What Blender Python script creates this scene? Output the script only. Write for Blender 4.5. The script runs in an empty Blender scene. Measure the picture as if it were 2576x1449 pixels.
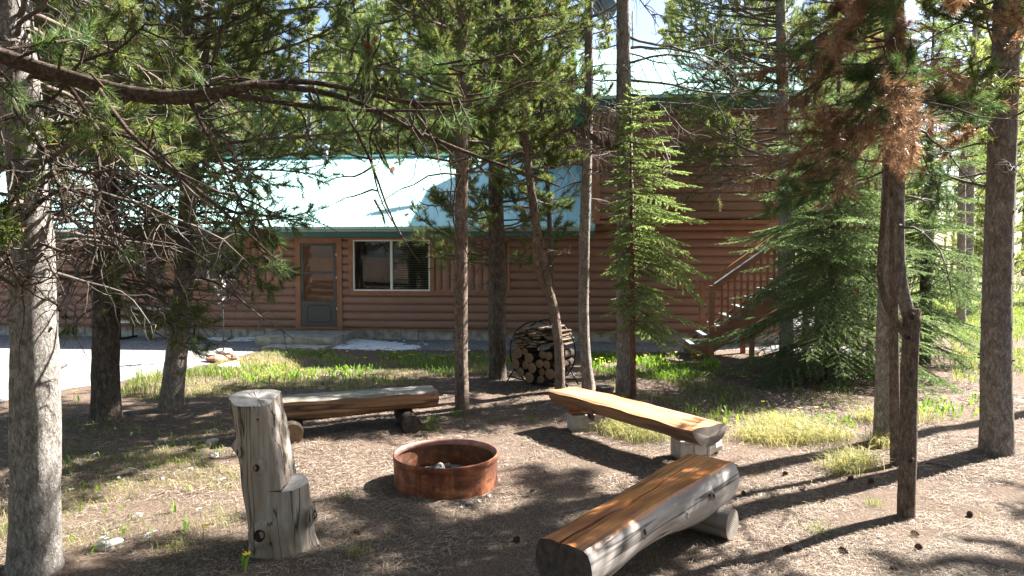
import bpy, math, random
import numpy as np
from mathutils import Vector, Matrix

random.seed(11)
rng = np.random.default_rng(11)
SC = bpy.context.scene
COL = SC.collection

# ------------------------------------------------------------------ camera
FPX, CX, CY = 1717.0, 1288.0, 724.5
PITCH = math.atan(81.5 / 1717.0)
CP, SP = math.cos(PITCH), math.sin(PITCH)
CAMZ = 2.0
cam = bpy.data.objects.new("camera", bpy.data.cameras.new("camera"))
COL.objects.link(cam)
cam.location = (0, 0, CAMZ)
cam.rotation_euler = (math.pi / 2 - PITCH, 0, 0)
cam.data.sensor_width = 36.0
cam.data.lens = 36.0 * FPX / 2576.0
cam.data.clip_end = 2000
SC.camera = cam


def ray(x, y):
    a, b = (x - CX) / FPX, (CY - y) / FPX
    return np.array([a, CP + b * SP, -SP + b * CP])


def gp(x, y, z=0.0):
    d = ray(x, y)
    t = (z - CAMZ) / d[2]
    return np.array([0, 0, CAMZ]) + d * t


def at(x, y, Y):
    d = ray(x, y)
    return np.array([0, 0, CAMZ]) + d * (Y / d[1])


# ------------------------------------------------------------------ light
SUN_AZ, SUN_EL = math.radians(62), math.radians(43)     # azimuth clockwise from +Y
SUNV = Vector((math.sin(SUN_AZ) * math.cos(SUN_EL), math.cos(SUN_AZ) * math.cos(SUN_EL), math.sin(SUN_EL)))
ld = bpy.data.lights.new("sun", "SUN")
ld.energy = 5.0
ld.angle = math.radians(0.53)
ld.color = (1.0, 0.95, 0.87)
lo = bpy.data.objects.new("sun", ld)
lo.rotation_euler = SUNV.to_track_quat('Z', 'Y').to_euler()
COL.objects.link(lo)
W = bpy.data.worlds.new("World")
SC.world = W
W.use_nodes = True
nt = W.node_tree
bg = nt.nodes["Background"]
sky = nt.nodes.new("ShaderNodeTexSky")
sky.sky_type = 'NISHITA'
sky.sun_disc = False
sky.sun_elevation = SUN_EL
sky.sun_rotation = SUN_AZ
sky.altitude = 1900
sky.air_density = 1.0
sky.dust_density = 7.0
sky.ozone_density = 1.0
nt.links.new(sky.outputs[0], bg.inputs[0])
bg.inputs[1].default_value = 0.057
SC.view_settings.view_transform = 'Standard'
SC.view_settings.look = 'None'
SC.view_settings.exposure = 2.55
SC.view_settings.gamma = 1.0
SC.cycles.max_bounces = 5
SC.cycles.diffuse_bounces = 3
SC.cycles.glossy_bounces = 2
SC.cycles.transparent_max_bounces = 6
SC.cycles.transmission_bounces = 4


# ------------------------------------------------------------------ geometry builder
class Geo:
    def __init__(self):
        self.v, self.n = [], 0
        self.f = []      # (faces array (m,k), mat, smooth)

    def add(self, v, f, mat=0, smooth=False):
        v = np.asarray(v, dtype=np.float32).reshape(-1, 3)
        if isinstance(f, list) and len({len(q) for q in f}) > 1:
            for k in sorted({len(q) for q in f}):
                self.f.append((np.asarray([q for q in f if len(q) == k], dtype=np.int64) + self.n, mat, smooth))
        else:
            f = np.asarray(f, dtype=np.int64)
            self.f.append((f + self.n, mat, smooth))
        self.v.append(v)
        self.n += len(v)

    def tris(self, t, mat=0):
        t = np.asarray(t, dtype=np.float32).reshape(-1, 3)
        self.add(t, np.arange(len(t)).reshape(-1, 3), mat)

    def quadsoup(self, q, mat=0):
        q = np.asarray(q, dtype=np.float32).reshape(-1, 3)
        self.add(q, np.arange(len(q)).reshape(-1, 4), mat)

    def tube(self, p, r, sides=6, mat=0, cap=True, smooth=True):
        p = np.asarray(p, dtype=np.float64)
        k = len(p)
        r = np.broadcast_to(np.asarray(r, dtype=np.float64), (k,))
        t = np.empty_like(p)
        t[1:-1] = p[2:] - p[:-2]
        t[0], t[-1] = p[1] - p[0], p[-1] - p[-2]
        t /= np.linalg.norm(t, axis=1)[:, None] + 1e-9
        m = np.abs(t.mean(0))
        ref = np.zeros(3)
        ref[int(np.argmin(m))] = 1
        a = np.cross(t, ref)
        a /= np.linalg.norm(a, axis=1)[:, None] + 1e-9
        b = np.cross(t, a)
        th = np.arange(sides) * (2 * math.pi / sides)
        v = p[:, None, :] + r[:, None, None] * (np.cos(th)[None, :, None] * a[:, None, :] + np.sin(th)[None, :, None] * b[:, None, :])
        i = np.arange(k - 1)[:, None] * sides
        j = np.arange(sides)[None, :]
        j2 = (j + 1) % sides
        f = np.stack([i + j, i + j2, i + sides + j2, i + sides + j], -1).reshape(-1, 4)
        n0 = self.n
        self.add(v, f, mat, smooth)
        if cap:
            self.f.append((np.array([[n0 + q for q in range(sides)][::-1]]), mat, False))
            self.f.append((np.array([[n0 + (k - 1) * sides + q for q in range(sides)]]), mat, False))

    def box(self, x0, x1, y0, y1, z0, z1, mat=0, M=None):
        v = np.array([[x, y, z] for z in (z0, z1) for y in (y0, y1) for x in (x0, x1)], dtype=float)
        if M is not None:
            v = np.array([tuple(M @ Vector(q)) for q in v])
        self.add(v, [[0, 2, 3, 1], [4, 5, 7, 6], [0, 1, 5, 4], [2, 6, 7, 3], [0, 4, 6, 2], [1, 3, 7, 5]], mat)

    def build(self, name, mats, parent=None, origin=None, loc=None):
        v = np.concatenate(self.v)
        if origin is not None:
            v = v - np.asarray(origin, dtype=np.float32)
        me = bpy.data.meshes.new(name)
        me.vertices.add(len(v))
        me.vertices.foreach_set("co", v.astype(np.float32).ravel())
        tot = np.concatenate([np.full(len(f), f.shape[1], dtype=np.int32) for f, _, _ in self.f])
        idx = np.concatenate([f.ravel() for f, _, _ in self.f]).astype(np.int32)
        mi = np.concatenate([np.full(len(f), m, dtype=np.int32) for f, m, _ in self.f])
        sm = np.concatenate([np.full(len(f), s, dtype=bool) for f, _, s in self.f])
        me.loops.add(len(idx))
        me.polygons.add(len(tot))
        st = np.zeros(len(tot), dtype=np.int32)
        st[1:] = np.cumsum(tot)[:-1]
        me.polygons.foreach_set("loop_start", st)
        me.polygons.foreach_set("loop_total", tot)
        me.loops.foreach_set("vertex_index", idx)
        me.polygons.foreach_set("material_index", mi)
        me.polygons.foreach_set("use_smooth", sm)
        me.update(calc_edges=True)
        for m in (mats if isinstance(mats, (list, tuple)) else [mats]):
            me.materials.append(m)
        o = bpy.data.objects.new(name, me)
        COL.objects.link(o)
        if parent is not None:
            o.parent = parent
        if loc is not None:
            o.location = loc
        return o


def tag(o, label=None, cat=None, group=None, kind=None):
    if label:
        o["label"] = label
    if cat:
        o["category"] = cat
    if group:
        o["group"] = group
    if kind:
        o["kind"] = kind
    return o


def empty(name, loc, label, cat, group=None, rz=0.0):
    o = bpy.data.objects.new(name, None)
    o.empty_display_size = 0.2
    COL.objects.link(o)
    o.location = tuple(float(q) for q in loc)
    o.rotation_euler = (0, 0, rz)
    return tag(o, label, cat, group)


def copy_tree(o, parent=None):
    c = o.copy()
    COL.objects.link(c)
    if parent is not None:
        c.parent = parent
    for ch in list(o.children):
        copy_tree(ch, c)
    return c


# ------------------------------------------------------------------ materials
class NT:
    def __init__(self, name):
        self.m = bpy.data.materials.new(name)
        self.m.use_nodes = True
        self.t = self.m.node_tree
        self.b = self.t.nodes["Principled BSDF"]
        self.out = self.t.nodes["Material Output"]

    def n(self, typ, **kw):
        nd = self.t.nodes.new(typ)
        for k, v in kw.items():
            setattr(nd, k, v)
        return nd

    def l(self, a, b):
        self.t.links.new(a, b)

    def coord(self, scale=(1, 1, 1), kind='Object', rot=(0, 0, 0)):
        tc = self.n("ShaderNodeTexCoord")
        mp = self.n("ShaderNodeMapping")
        mp.inputs['Scale'].default_value = scale
        mp.inputs['Rotation'].default_value = rot
        self.l(tc.outputs[kind], mp.inputs['Vector'])
        return mp.outputs[0]

    def noise(self, vec, scale, detail=4, rough=0.55, dist=0.0):
        nd = self.n("ShaderNodeTexNoise")
        nd.inputs['Scale'].default_value = scale
        nd.inputs['Detail'].default_value = detail
        nd.inputs['Roughness'].default_value = rough
        nd.inputs['Distortion'].default_value = dist
        self.l(vec, nd.inputs['Vector'])
        return nd.outputs[0]

    def voro(self, vec, scale, feature='F1', out=0):
        nd = self.n("ShaderNodeTexVoronoi", feature=feature)
        nd.inputs['Scale'].default_value = scale
        self.l(vec, nd.inputs['Vector'])
        return nd.outputs[out]

    def ramp(self, fac, stops, interp='LINEAR'):
        r = self.n("ShaderNodeValToRGB")
        r.color_ramp.interpolation = interp
        e = r.color_ramp.elements
        while len(e) < len(stops):
            e.new(0.5)
        for q, (p, c) in zip(e, stops):
            q.position = p
            q.color = (c[0], c[1], c[2], 1) if not isinstance(c, (int, float)) else (c, c, c, 1)
        self.l(fac, r.inputs[0])
        return r.outputs[0]

    def mix(self, fac, a, b, blend='MIX'):
        m = self.n("ShaderNodeMix", data_type='RGBA', blend_type=blend)
        for s, q in ((m.inputs[0], fac), (m.inputs[6], a), (m.inputs[7], b)):
            if isinstance(q, (int, float)):
                s.default_value = q
            elif isinstance(q, tuple):
                s.default_value = (*q, 1)
            else:
                self.l(q, s)
        return m.outputs[2]

    def bump(self, h, strength=0.5, dist=0.01, prev=None):
        b = self.n("ShaderNodeBump")
        b.inputs['Strength'].default_value = strength
        b.inputs['Distance'].default_value = dist
        self.l(h, b.inputs['Height'])
        if prev is not None:
            self.l(prev, b.inputs['Normal'])
        return b.outputs[0]

    def base(self, c, rough=0.8, normal=None, metallic=0.0, spec=0.3):
        if isinstance(c, tuple):
            self.b.inputs['Base Color'].default_value = (*c, 1)
        else:
            self.l(c, self.b.inputs['Base Color'])
        if isinstance(rough, (int, float)):
            self.b.inputs['Roughness'].default_value = rough
        else:
            self.l(rough, self.b.inputs['Roughness'])
        self.b.inputs['Metallic'].default_value = metallic
        self.b.inputs['Specular IOR Level'].default_value = spec
        if normal is not None:
            self.l(normal, self.b.inputs['Normal'])
        return self.m


def plain(name, c, rough=0.6, metallic=0.0, var=0.15, scale=8, bump=0.0, spec=0.3):
    t = NT(name)
    v = t.coord()
    nz = t.noise(v, scale, 5)
    d = tuple(q * (1 - var) for q in c)
    e = tuple(min(1, q * (1 + var)) for q in c)
    col = t.ramp(nz, [(0.3, d), (0.7, e)])
    nb = t.bump(t.noise(v, scale * 5, 3), bump, 0.01) if bump else None
    return t.base(col, rough, nb, metallic, spec)


def needle_mat(name, stops, trans=(0.2, 0.3, 0.06), tf=0.4, rough=0.5):
    t = NT(name)
    g = t.n("ShaderNodeNewGeometry")
    col = t.ramp(g.outputs['Random Per Island'], stops)
    v = t.coord()
    big = t.noise(v, 0.9, 2)
    col = t.mix(1.0, col, t.ramp(big, [(0.3, (0.75, 0.78, 0.72)), (0.7, (1.25, 1.2, 1.1))]), 'MULTIPLY')
    t.base(col, rough, spec=0.35)
    tr = t.n("ShaderNodeBsdfTranslucent")
    t.l(t.mix(1.0, col, trans, 'MULTIPLY'), tr.inputs[0])
    ms = t.n("ShaderNodeMixShader")
    ms.inputs[0].default_value = tf
    t.l(t.b.outputs[0], ms.inputs[1])
    t.l(tr.outputs[0], ms.inputs[2])
    t.l(ms.outputs[0], t.out.inputs[0])
    return t.m


def bark_mat(name, dark, mid, light, zs=0.35, scale=18, patch=(0.24, 0.13, 0.07), pf=0.5, bumpd=0.02):
    """thin flaky pine bark: small scales broken by distorted noise, no cell outlines"""
    t = NT(name)
    v0 = t.coord()
    wob = t.n("ShaderNodeTexNoise")
    wob.inputs['Scale'].default_value = 14
    wob.inputs['Detail'].default_value = 3
    t.l(v0, wob.inputs['Vector'])
    mx = t.n("ShaderNodeVectorMath", operation='MULTIPLY_ADD')
    mx.inputs[1].default_value = (0.05, 0.05, 0.05)
    t.l(wob.outputs[1], mx.inputs[0])
    t.l(v0, mx.inputs[2])
    mp = t.n("ShaderNodeMapping")
    mp.inputs['Scale'].default_value = (1, 1, zs)
    t.l(mx.outputs[0], mp.inputs['Vector'])
    v = mp.outputs[0]
    n1 = t.noise(v, scale * 1.25, 9, 0.78, 0.5)
    n0 = t.noise(v0, scale * 0.25, 4, 0.6)
    vo = t.voro(v, scale * 3.0, 'F1', 0)
    col = t.ramp(n1, [(0.36, dark), (0.5, mid), (0.64, light)])
    col = t.mix(0.65, col, t.ramp(vo, [(0.15, (1.12, 1.12, 1.12)), (0.75, (0.55, 0.53, 0.52))]), 'MULTIPLY')
    col = t.mix(0.8, col, t.ramp(n0, [(0.32, (0.72, 0.7, 0.68)), (0.68, (1.2, 1.19, 1.18))]), 'MULTIPLY')
    pm = t.ramp(t.noise(t.coord((1, 1, 0.5)), 5.5, 5), [(0.55, 0.0), (0.72, pf)])
    col = t.mix(pm, col, patch)
    b1 = t.bump(vo, 0.8, bumpd)
    b2 = t.bump(n1, 1.0, bumpd * 2.2, b1)
    return t.base(col, 0.9, b2, spec=0.15)


def wood_mat(name, stops, axis='x', grain=26, rough=0.5, streak=None, bump=0.3, spec=0.3, crack=None):
    """grain runs along the local axis"""
    t = NT(name)
    s = {'x': (0.06, 1, 1), 'y': (1, 0.06, 1), 'z': (1, 1, 0.06)}[axis]
    v = t.coord(s)
    n1 = t.noise(v, grain, 5, 0.6, 0.4)
    col = t.ramp(n1, stops)
    if streak:
        s2 = {'x': (0.25, 1, 1), 'y': (1, 0.25, 1), 'z': (1, 1, 0.25)}[axis]
        sm = t.ramp(t.noise(t.coord(s2), 4.5, 4, 0.6, 0.8), [(0.46, 0.0), (0.62, 0.9)])
        col = t.mix(sm, col, streak)
    if crack:
        cn = t.noise(t.coord({'x': (0.035, 1, 1), 'y': (1, 0.035, 1), 'z': (1, 1, 0.035)}[axis]), crack[0], 3, 0.5, 0.5)
        cm = t.ramp(cn, [(0.475, 0.0), (0.5, 1.0), (0.525, 0.0)])
        col = t.mix(cm, col, crack[1])
    nb = t.bump(n1, bump, 0.006)
    return t.base(col, rough, nb, spec=spec)


M = {}
M['bark_grey'] = bark_mat("bark_grey", (0.15, 0.13, 0.115), (0.31, 0.275, 0.25), (0.50, 0.46, 0.425), scale=26, pf=0.2, bumpd=0.012)
M['bark_pale'] = bark_mat("bark_pale", (0.16, 0.145, 0.135), (0.36, 0.335, 0.31), (0.60, 0.57, 0.54), scale=30, pf=0.15, bumpd=0.012)
M['bark_dark'] = bark_mat("bark_dark", (0.07, 0.058, 0.05), (0.16, 0.135, 0.118), (0.28, 0.25, 0.225), scale=20, pf=0.3)
M['bark_brown'] = bark_mat("bark_brown", (0.12, 0.085, 0.066), (0.27, 0.205, 0.165), (0.42, 0.355, 0.31), scale=24, pf=0.7)
M['bark_red'] = bark_mat("bark_red", (0.14, 0.07, 0.045), (0.26, 0.14, 0.09), (0.36, 0.22, 0.16), scale=26, pf=0.6)
M['twig_grey'] = plain("twig_grey", (0.115, 0.098, 0.086), 0.9, var=0.6, scale=4)
M['twig_pale'] = plain("twig_pale", (0.38, 0.33, 0.29), 0.9, var=0.5, scale=6)
M['bark_limb'] = bark_mat("limb_bark", (0.05, 0.038, 0.03), (0.12, 0.09, 0.07), (0.24, 0.19, 0.155), 1.0, 30, pf=0.6, bumpd=0.01)
M['twig'] = plain("twig", (0.13, 0.10, 0.08), 0.9, var=0.4, scale=9)
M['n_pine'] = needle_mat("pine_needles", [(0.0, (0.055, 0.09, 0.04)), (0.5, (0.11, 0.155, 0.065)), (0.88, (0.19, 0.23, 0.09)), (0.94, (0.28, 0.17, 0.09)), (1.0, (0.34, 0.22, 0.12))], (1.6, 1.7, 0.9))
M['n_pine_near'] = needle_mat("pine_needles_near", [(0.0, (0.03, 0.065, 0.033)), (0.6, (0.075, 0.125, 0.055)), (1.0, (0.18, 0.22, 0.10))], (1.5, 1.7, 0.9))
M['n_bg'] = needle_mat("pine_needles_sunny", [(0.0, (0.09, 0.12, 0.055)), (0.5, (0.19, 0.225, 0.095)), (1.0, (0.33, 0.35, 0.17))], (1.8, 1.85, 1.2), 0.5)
M['n_brown'] = needle_mat("dead_needles", [(0.0, (0.18, 0.105, 0.065)), (0.5, (0.34, 0.21, 0.135)), (1.0, (0.58, 0.43, 0.32))], (1.2, 1.0, 0.8), 0.3, 0.35)
M['n_spruce'] = needle_mat("spruce_needles", [(0.0, (0.045, 0.078, 0.046)), (0.5, (0.115, 0.172, 0.098)), (1.0, (0.31, 0.385, 0.25))], (1.5, 1.7, 0.8), 0.4)
M['n_spruce_light'] = needle_mat("young_spruce_needles", [(0.0, (0.09, 0.13, 0.07)), (0.5, (0.21, 0.275, 0.145)), (1.0, (0.46, 0.53, 0.34))], (1.5, 1.6, 0.8), 0.45)
M['grass'] = needle_mat("grass_blades", [(0.0, (0.07, 0.115, 0.03)), (0.6, (0.14, 0.19, 0.055)), (1.0, (0.32, 0.33, 0.13))], (1.5, 1.6, 0.6), 0.4)
M['grass_dry'] = needle_mat("dry_grass_blades", [(0.0, (0.16, 0.19, 0.06)), (0.5, (0.34, 0.32, 0.15)), (1.0, (0.5, 0.45, 0.27))], (1.3, 1.3, 0.8), 0.35)
M['lily_leaf'] = needle_mat("lily_leaves", [(0.0, (0.1, 0.2, 0.03)), (1.0, (0.22, 0.34, 0.07))], (1.5, 1.6, 0.6), 0.4)
M['petal_yellow'] = plain("petal_yellow", (0.85, 0.6, 0.03), 0.5, var=0.1)
M['petal_white'] = plain("petal_white", (0.85, 0.85, 0.85), 0.5, var=0.05)
M['litter'] = needle_mat("fallen_needles", [(0.0, (0.065, 0.044, 0.034)), (0.45, (0.175, 0.128, 0.101)), (0.8, (0.30, 0.24, 0.20)), (1.0, (0.52, 0.455, 0.40))], (1, 1, 1), 0.0, 0.7)


def ground_mat():
    t = NT("forest_floor")
    v = t.coord()
    fine = t.noise(v, 55, 8, 0.75, 0.5)
    c1 = t.ramp(fine, [(0.25, (0.047, 0.035, 0.029)), (0.45, (0.132, 0.099, 0.08)), (0.6, (0.25, 0.196, 0.162)), (0.8, (0.48, 0.42, 0.37))])
    st1 = t.noise(t.coord((1, 0.12, 1), rot=(0, 0, 0.6)), 150, 2)
    st2 = t.noise(t.coord((1, 0.12, 1), rot=(0, 0, -0.9)), 150, 2)
    c1 = t.mix(0.55, c1, t.ramp(st1, [(0.35, (0.45, 0.4, 0.36)), (0.65, (1.4, 1.35, 1.3))]), 'MULTIPLY')
    c1 = t.mix(0.45, c1, t.ramp(st2, [(0.35, (0.5, 0.45, 0.42)), (0.65, (1.35, 1.3, 1.25))]), 'MULTIPLY')
    big = t.noise(v, 0.9, 5, 0.6)
    duff = t.mix(t.ramp(big, [(0.42, 0.0), (0.62, 0.5)]), c1, (0.15, 0.115, 0.09))
    # mossy, grassy soil in a meadow further off
    sx = t.n("ShaderNodeSeparateXYZ")
    t.l(v, sx.inputs[0])
    mead = t.n("ShaderNodeMapRange")
    mead.inputs[1].default_value, mead.inputs[2].default_value = 15.5, 18.0
    t.l(sx.outputs[1], mead.inputs[0])
    gcol = t.ramp(t.noise(v, 3.0, 6), [(0.3, (0.10, 0.13, 0.04)), (0.7, (0.26, 0.27, 0.11))])
    col = t.mix(mead.outputs[0], duff, gcol)
    nb = t.bump(fine, 0.9, 0.03)
    nb = t.bump(st1, 0.5, 0.01, nb)
    return t.base(col, 0.95, nb, spec=0.1)


def gravel_mat(name, lo_, hi):
    t = NT(name)
    v = t.coord()
    vo = t.n("ShaderNodeTexVoronoi")
    vo.inputs['Scale'].default_value = 38
    t.l(v, vo.inputs['Vector'])
    g = t.ramp(vo.outputs[1], [(0.1, lo_), (0.9, hi)])
    ed = t.voro(v, 38, 'DISTANCE_TO_EDGE')
    col = t.mix(0.8, g, t.ramp(ed, [(0.0, (0.3, 0.3, 0.3)), (0.2, (1, 1, 1))]), 'MULTIPLY')
    nz = t.noise(v, 2.0, 5)
    col = t.mix(1.0, col, t.ramp(nz, [(0.3, (0.8, 0.8, 0.8)), (0.7, (1.15, 1.13, 1.1))]), 'MULTIPLY')
    nb = t.bump(ed, 0.8, 0.02)
    return t.base(col, 0.9, nb, spec=0.2)


M['ground'] = ground_mat()
M['gravel'] = gravel_mat("gravel", (0.13, 0.135, 0.145), (0.52, 0.51, 0.50))


def siding_mat():
    t = NT("stained_log_siding")
    v = t.coord((0.12, 1, 1))
    n1 = t.noise(v, 30, 5, 0.6)
    col = t.ramp(n1, [(0.2, (0.255, 0.142, 0.102)), (0.55, (0.292, 0.168, 0.122)), (0.85, (0.325, 0.19, 0.14))])
    sx = t.n("ShaderNodeSeparateXYZ")
    t.l(t.coord(), sx.inputs[0])
    c = t.n("ShaderNodeMath", operation='MULTIPLY_ADD')
    c.inputs[1].default_value, c.inputs[2].default_value = 1 / 0.1915, -0.27 / 0.1915
    t.l(sx.outputs[2], c.inputs[0])
    fl = t.n("ShaderNodeMath", operation='FLOOR')
    t.l(c.outputs[0], fl.inputs[0])
    wx = t.n("ShaderNodeMath", operation='MULTIPLY_ADD')
    wx.inputs[1].default_value = 0.21
    t.l(sx.outputs[0], wx.inputs[0])
    t.l(fl.outputs[0], wx.inputs[2])
    fx = t.n("ShaderNodeMath", operation='FLOOR')
    t.l(wx.outputs[0], fx.inputs[0])
    cb = t.n("ShaderNodeCombineXYZ")
    t.l(fl.outputs[0], cb.inputs[0])
    t.l(fx.outputs[0], cb.inputs[1])
    wn = t.n("ShaderNodeTexWhiteNoise", noise_dimensions='2D')
    t.l(cb.outputs[0], wn.inputs['Vector'])
    col = t.mix(1.0, col, t.ramp(wn.outputs[0], [(0.0, (0.91, 0.90, 0.90)), (1.0, (1.08, 1.08, 1.09))]), 'MULTIPLY')
    n2 = t.noise(t.coord((0.5, 1, 1)), 2.2, 6, 0.65)
    col = t.mix(1.0, col, t.ramp(n2, [(0.3, (0.84, 0.83, 0.82)), (0.7, (1.08, 1.07, 1.07))]), 'MULTIPLY')
    return t.base(col, 0.55, t.bump(n1, 0.15, 0.004), spec=0.35)


M['siding'] = siding_mat()
M['trim_brown'] = plain("trim_brown", (0.30, 0.145, 0.085), 0.6, var=0.15, scale=6, bump=0.1)
M['fascia'] = plain("fascia_green", (0.045, 0.12, 0.095), 0.5, var=0.12, scale=3)
M['gable'] = plain("gable_green", (0.06, 0.19, 0.11), 0.6, var=0.12, scale=3)
M['gutter'] = plain("drip_edge_grey", (0.32, 0.36, 0.34), 0.5, var=0.15, scale=6)


def roof_mat():
    t = NT("painted_metal_roof")
    v = t.coord()
    col = t.ramp(t.noise(v, 1.2, 5), [(0.3, (0.37, 0.68, 0.635)), (0.7, (0.45, 0.75, 0.70))])
    sp = t.ramp(t.noise(v, 26, 2), [(0.68, (1, 1, 1)), (0.74, (0.45, 0.45, 0.42))])
    col = t.mix(0.6, col, sp, 'MULTIPLY')
    return t.base(col, 0.42, spec=0.5)


M['roof'] = roof_mat()
M['concrete'] = plain("concrete", (0.40, 0.38, 0.35), 0.9, var=0.3, scale=7, bump=0.4)
M['concrete_mossy'] = plain("weathered_concrete", (0.34, 0.325, 0.28), 0.9, var=0.45, scale=6, bump=0.5)
M['white_vinyl'] = plain("white_vinyl", (0.78, 0.78, 0.76), 0.45, var=0.04)
M['door_grey'] = plain("storm_door_grey", (0.094, 0.089, 0.085), 0.6, var=0.06)
M['door_inner'] = wood_mat("inner_door_wood", [(0.3, (0.27, 0.09, 0.045)), (0.7, (0.36, 0.135, 0.07))], 'z', 20, 0.5)
M['dark_inside'] = plain("dark_interior", (0.02, 0.022, 0.02), 0.8)
M['ornament'] = plain("ornament_petal", (0.30, 0.30, 0.30), 0.5, var=0.3, scale=20)
M['blind'] = plain("window_blind", (0.4, 0.4, 0.38), 0.6, var=0.05)
M['metal_dark'] = plain("dark_metal", (0.03, 0.035, 0.04), 0.5, 0.4, var=0.2)
M['metal_black'] = plain("black_tube", (0.012, 0.014, 0.018), 0.35, 0.3, var=0.2)
M['metal_grey'] = plain("grey_metal", (0.30, 0.30, 0.31), 0.5, 0.5, var=0.15)
M['resin'] = plain("table_resin", (0.62, 0.60, 0.56), 0.6, var=0.06)
M['tread'] = plain("stair_tread_grey", (0.24, 0.24, 0.245), 0.8, var=0.2, scale=10)
M['snow'] = plain("old_snow", (0.78, 0.80, 0.83), 0.7, var=0.12, scale=25, bump=0.6)


def glass_mat():
    t = NT("window_glass")
    gl = t.n("ShaderNodeBsdfGlossy")
    gl.inputs['Roughness'].default_value = 0.02
    gl.inputs['Color'].default_value = (0.9, 0.95, 0.95, 1)
    tr = t.n("ShaderNodeBsdfTransparent")
    tr.inputs[0].default_value = (0.75, 0.8, 0.78, 1)
    fr = t.n("ShaderNodeFresnel")
    fr.inputs[0].default_value = 1.55
    ms = t.n("ShaderNodeMixShader")
    t.l(fr.outputs[0], ms.inputs[0])
    t.l(tr.outputs[0], ms.inputs[1])
    t.l(gl.outputs[0], ms.inputs[2])
    t.l(ms.outputs[0], t.out.inputs[0])
    return t.m


M['glass'] = glass_mat()


def rust_mat(name, inner=False):
    t = NT(name)
    v = t.coord()
    n1 = t.noise(t.coord((1, 1, 1.8)), 6, 8, 0.65, 0.9)
    n2 = t.noise(v, 45, 5, 0.7)
    if inner:
        col = t.ramp(n1, [(0.3, (0.05, 0.03, 0.022)), (0.5, (0.15, 0.06, 0.03)), (0.72, (0.34, 0.15, 0.06))])
    else:
        col = t.ramp(n1, [(0.28, (0.08, 0.04, 0.03)), (0.45, (0.20, 0.07, 0.035)), (0.6, (0.33, 0.13, 0.06)), (0.76, (0.46, 0.27, 0.17))])
    st = t.noise(t.coord((1, 1, 0.08)), 16, 4, 0.6)
    col = t.mix(0.6, col, t.ramp(st, [(0.35, (0.5, 0.45, 0.45)), (0.6, (1.15, 1.12, 1.1))]), 'MULTIPLY')
    so = t.ramp(t.noise(v, 3.3, 5, 0.6, 0.8), [(0.52, 0.0), (0.68, 0.75 if inner else 0.5)])
    col = t.mix(so, col, (0.03, 0.024, 0.022))
    col = t.mix(0.5, col, t.ramp(n2, [(0.35, (0.55, 0.5, 0.5)), (0.65, (1.25, 1.2, 1.2))]), 'MULTIPLY')
    return t.base(col, t.ramp(n2, [(0.3, 0.5), (0.7, 0.85)]), t.bump(n2, 0.35, 0.004), 0.25, 0.4)


M['rust'] = rust_mat("rusty_steel")
M['rust_in'] = rust_mat("sooty_rusty_steel", True)
M['rust_rim'] = plain("pale_rim_steel", (0.30, 0.17, 0.145), 0.5, 0.35, var=0.35, scale=14, bump=0.2)  # inner lip, paler than the rusty ring wall
M['ash'] = plain("ash", (0.22, 0.20, 0.185), 1.0, var=0.5, scale=14, bump=0.8)
M['char'] = plain("charred_wood", (0.33, 0.32, 0.31), 0.95, var=0.9, scale=18, bump=0.8)
M['seat_orange'] = wood_mat("varnished_bench_top", [(0.25, (0.32, 0.105, 0.028)), (0.5, (0.52, 0.20, 0.055)), (0.75, (0.64, 0.32, 0.12))], 'x', 34, 0.38, (0.27, 0.085, 0.03), 0.3, 0.45, (5, (0.10, 0.05, 0.03)))
M['seat_pale'] = wood_mat("pale_bench_top", [(0.25, (0.38, 0.145, 0.07)), (0.5, (0.57, 0.275, 0.14)), (0.75, (0.68, 0.41, 0.25))], 'x', 34, 0.55, (0.42, 0.19, 0.08), 0.3, 0.35, (5, (0.16, 0.09, 0.05)))  # paler and less glossy wood than the orange top
M['seat_greybrown'] = wood_mat("greyed_bench_top", [(0.25, (0.16, 0.13, 0.105)), (0.5, (0.27, 0.235, 0.20)), (0.75, (0.38, 0.35, 0.31))], 'x', 30, 0.55, (0.09, 0.075, 0.06), 0.4, 0.35, (5, (0.05, 0.04, 0.03)))
M['log_grey'] = wood_mat("weathered_log_side", [(0.25, (0.27, 0.235, 0.215)), (0.5, (0.40, 0.36, 0.335)), (0.75, (0.52, 0.48, 0.455))], 'x', 18, 0.75, (0.23, 0.20, 0.19), 0.5, 0.2, (4.5, (0.05, 0.045, 0.04)))
M['log_brown'] = wood_mat("brown_log_side", [(0.25, (0.085, 0.045, 0.022)), (0.5, (0.21, 0.115, 0.06)), (0.75, (0.34, 0.21, 0.12))], 'x', 16, 0.6, (0.07, 0.05, 0.04), 0.5, 0.3, (4, (0.03, 0.02, 0.015)))
M['log_old'] = wood_mat("old_support_log", [(0.25, (0.10, 0.085, 0.075)), (0.5, (0.19, 0.165, 0.148)), (0.75, (0.28, 0.25, 0.23))], 'y', 18, 0.85, None, 0.5, 0.15)
M['end_dark'] = plain("dark_cut_end", (0.06, 0.05, 0.045), 0.9, var=0.5, scale=20, bump=0.5)


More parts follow.
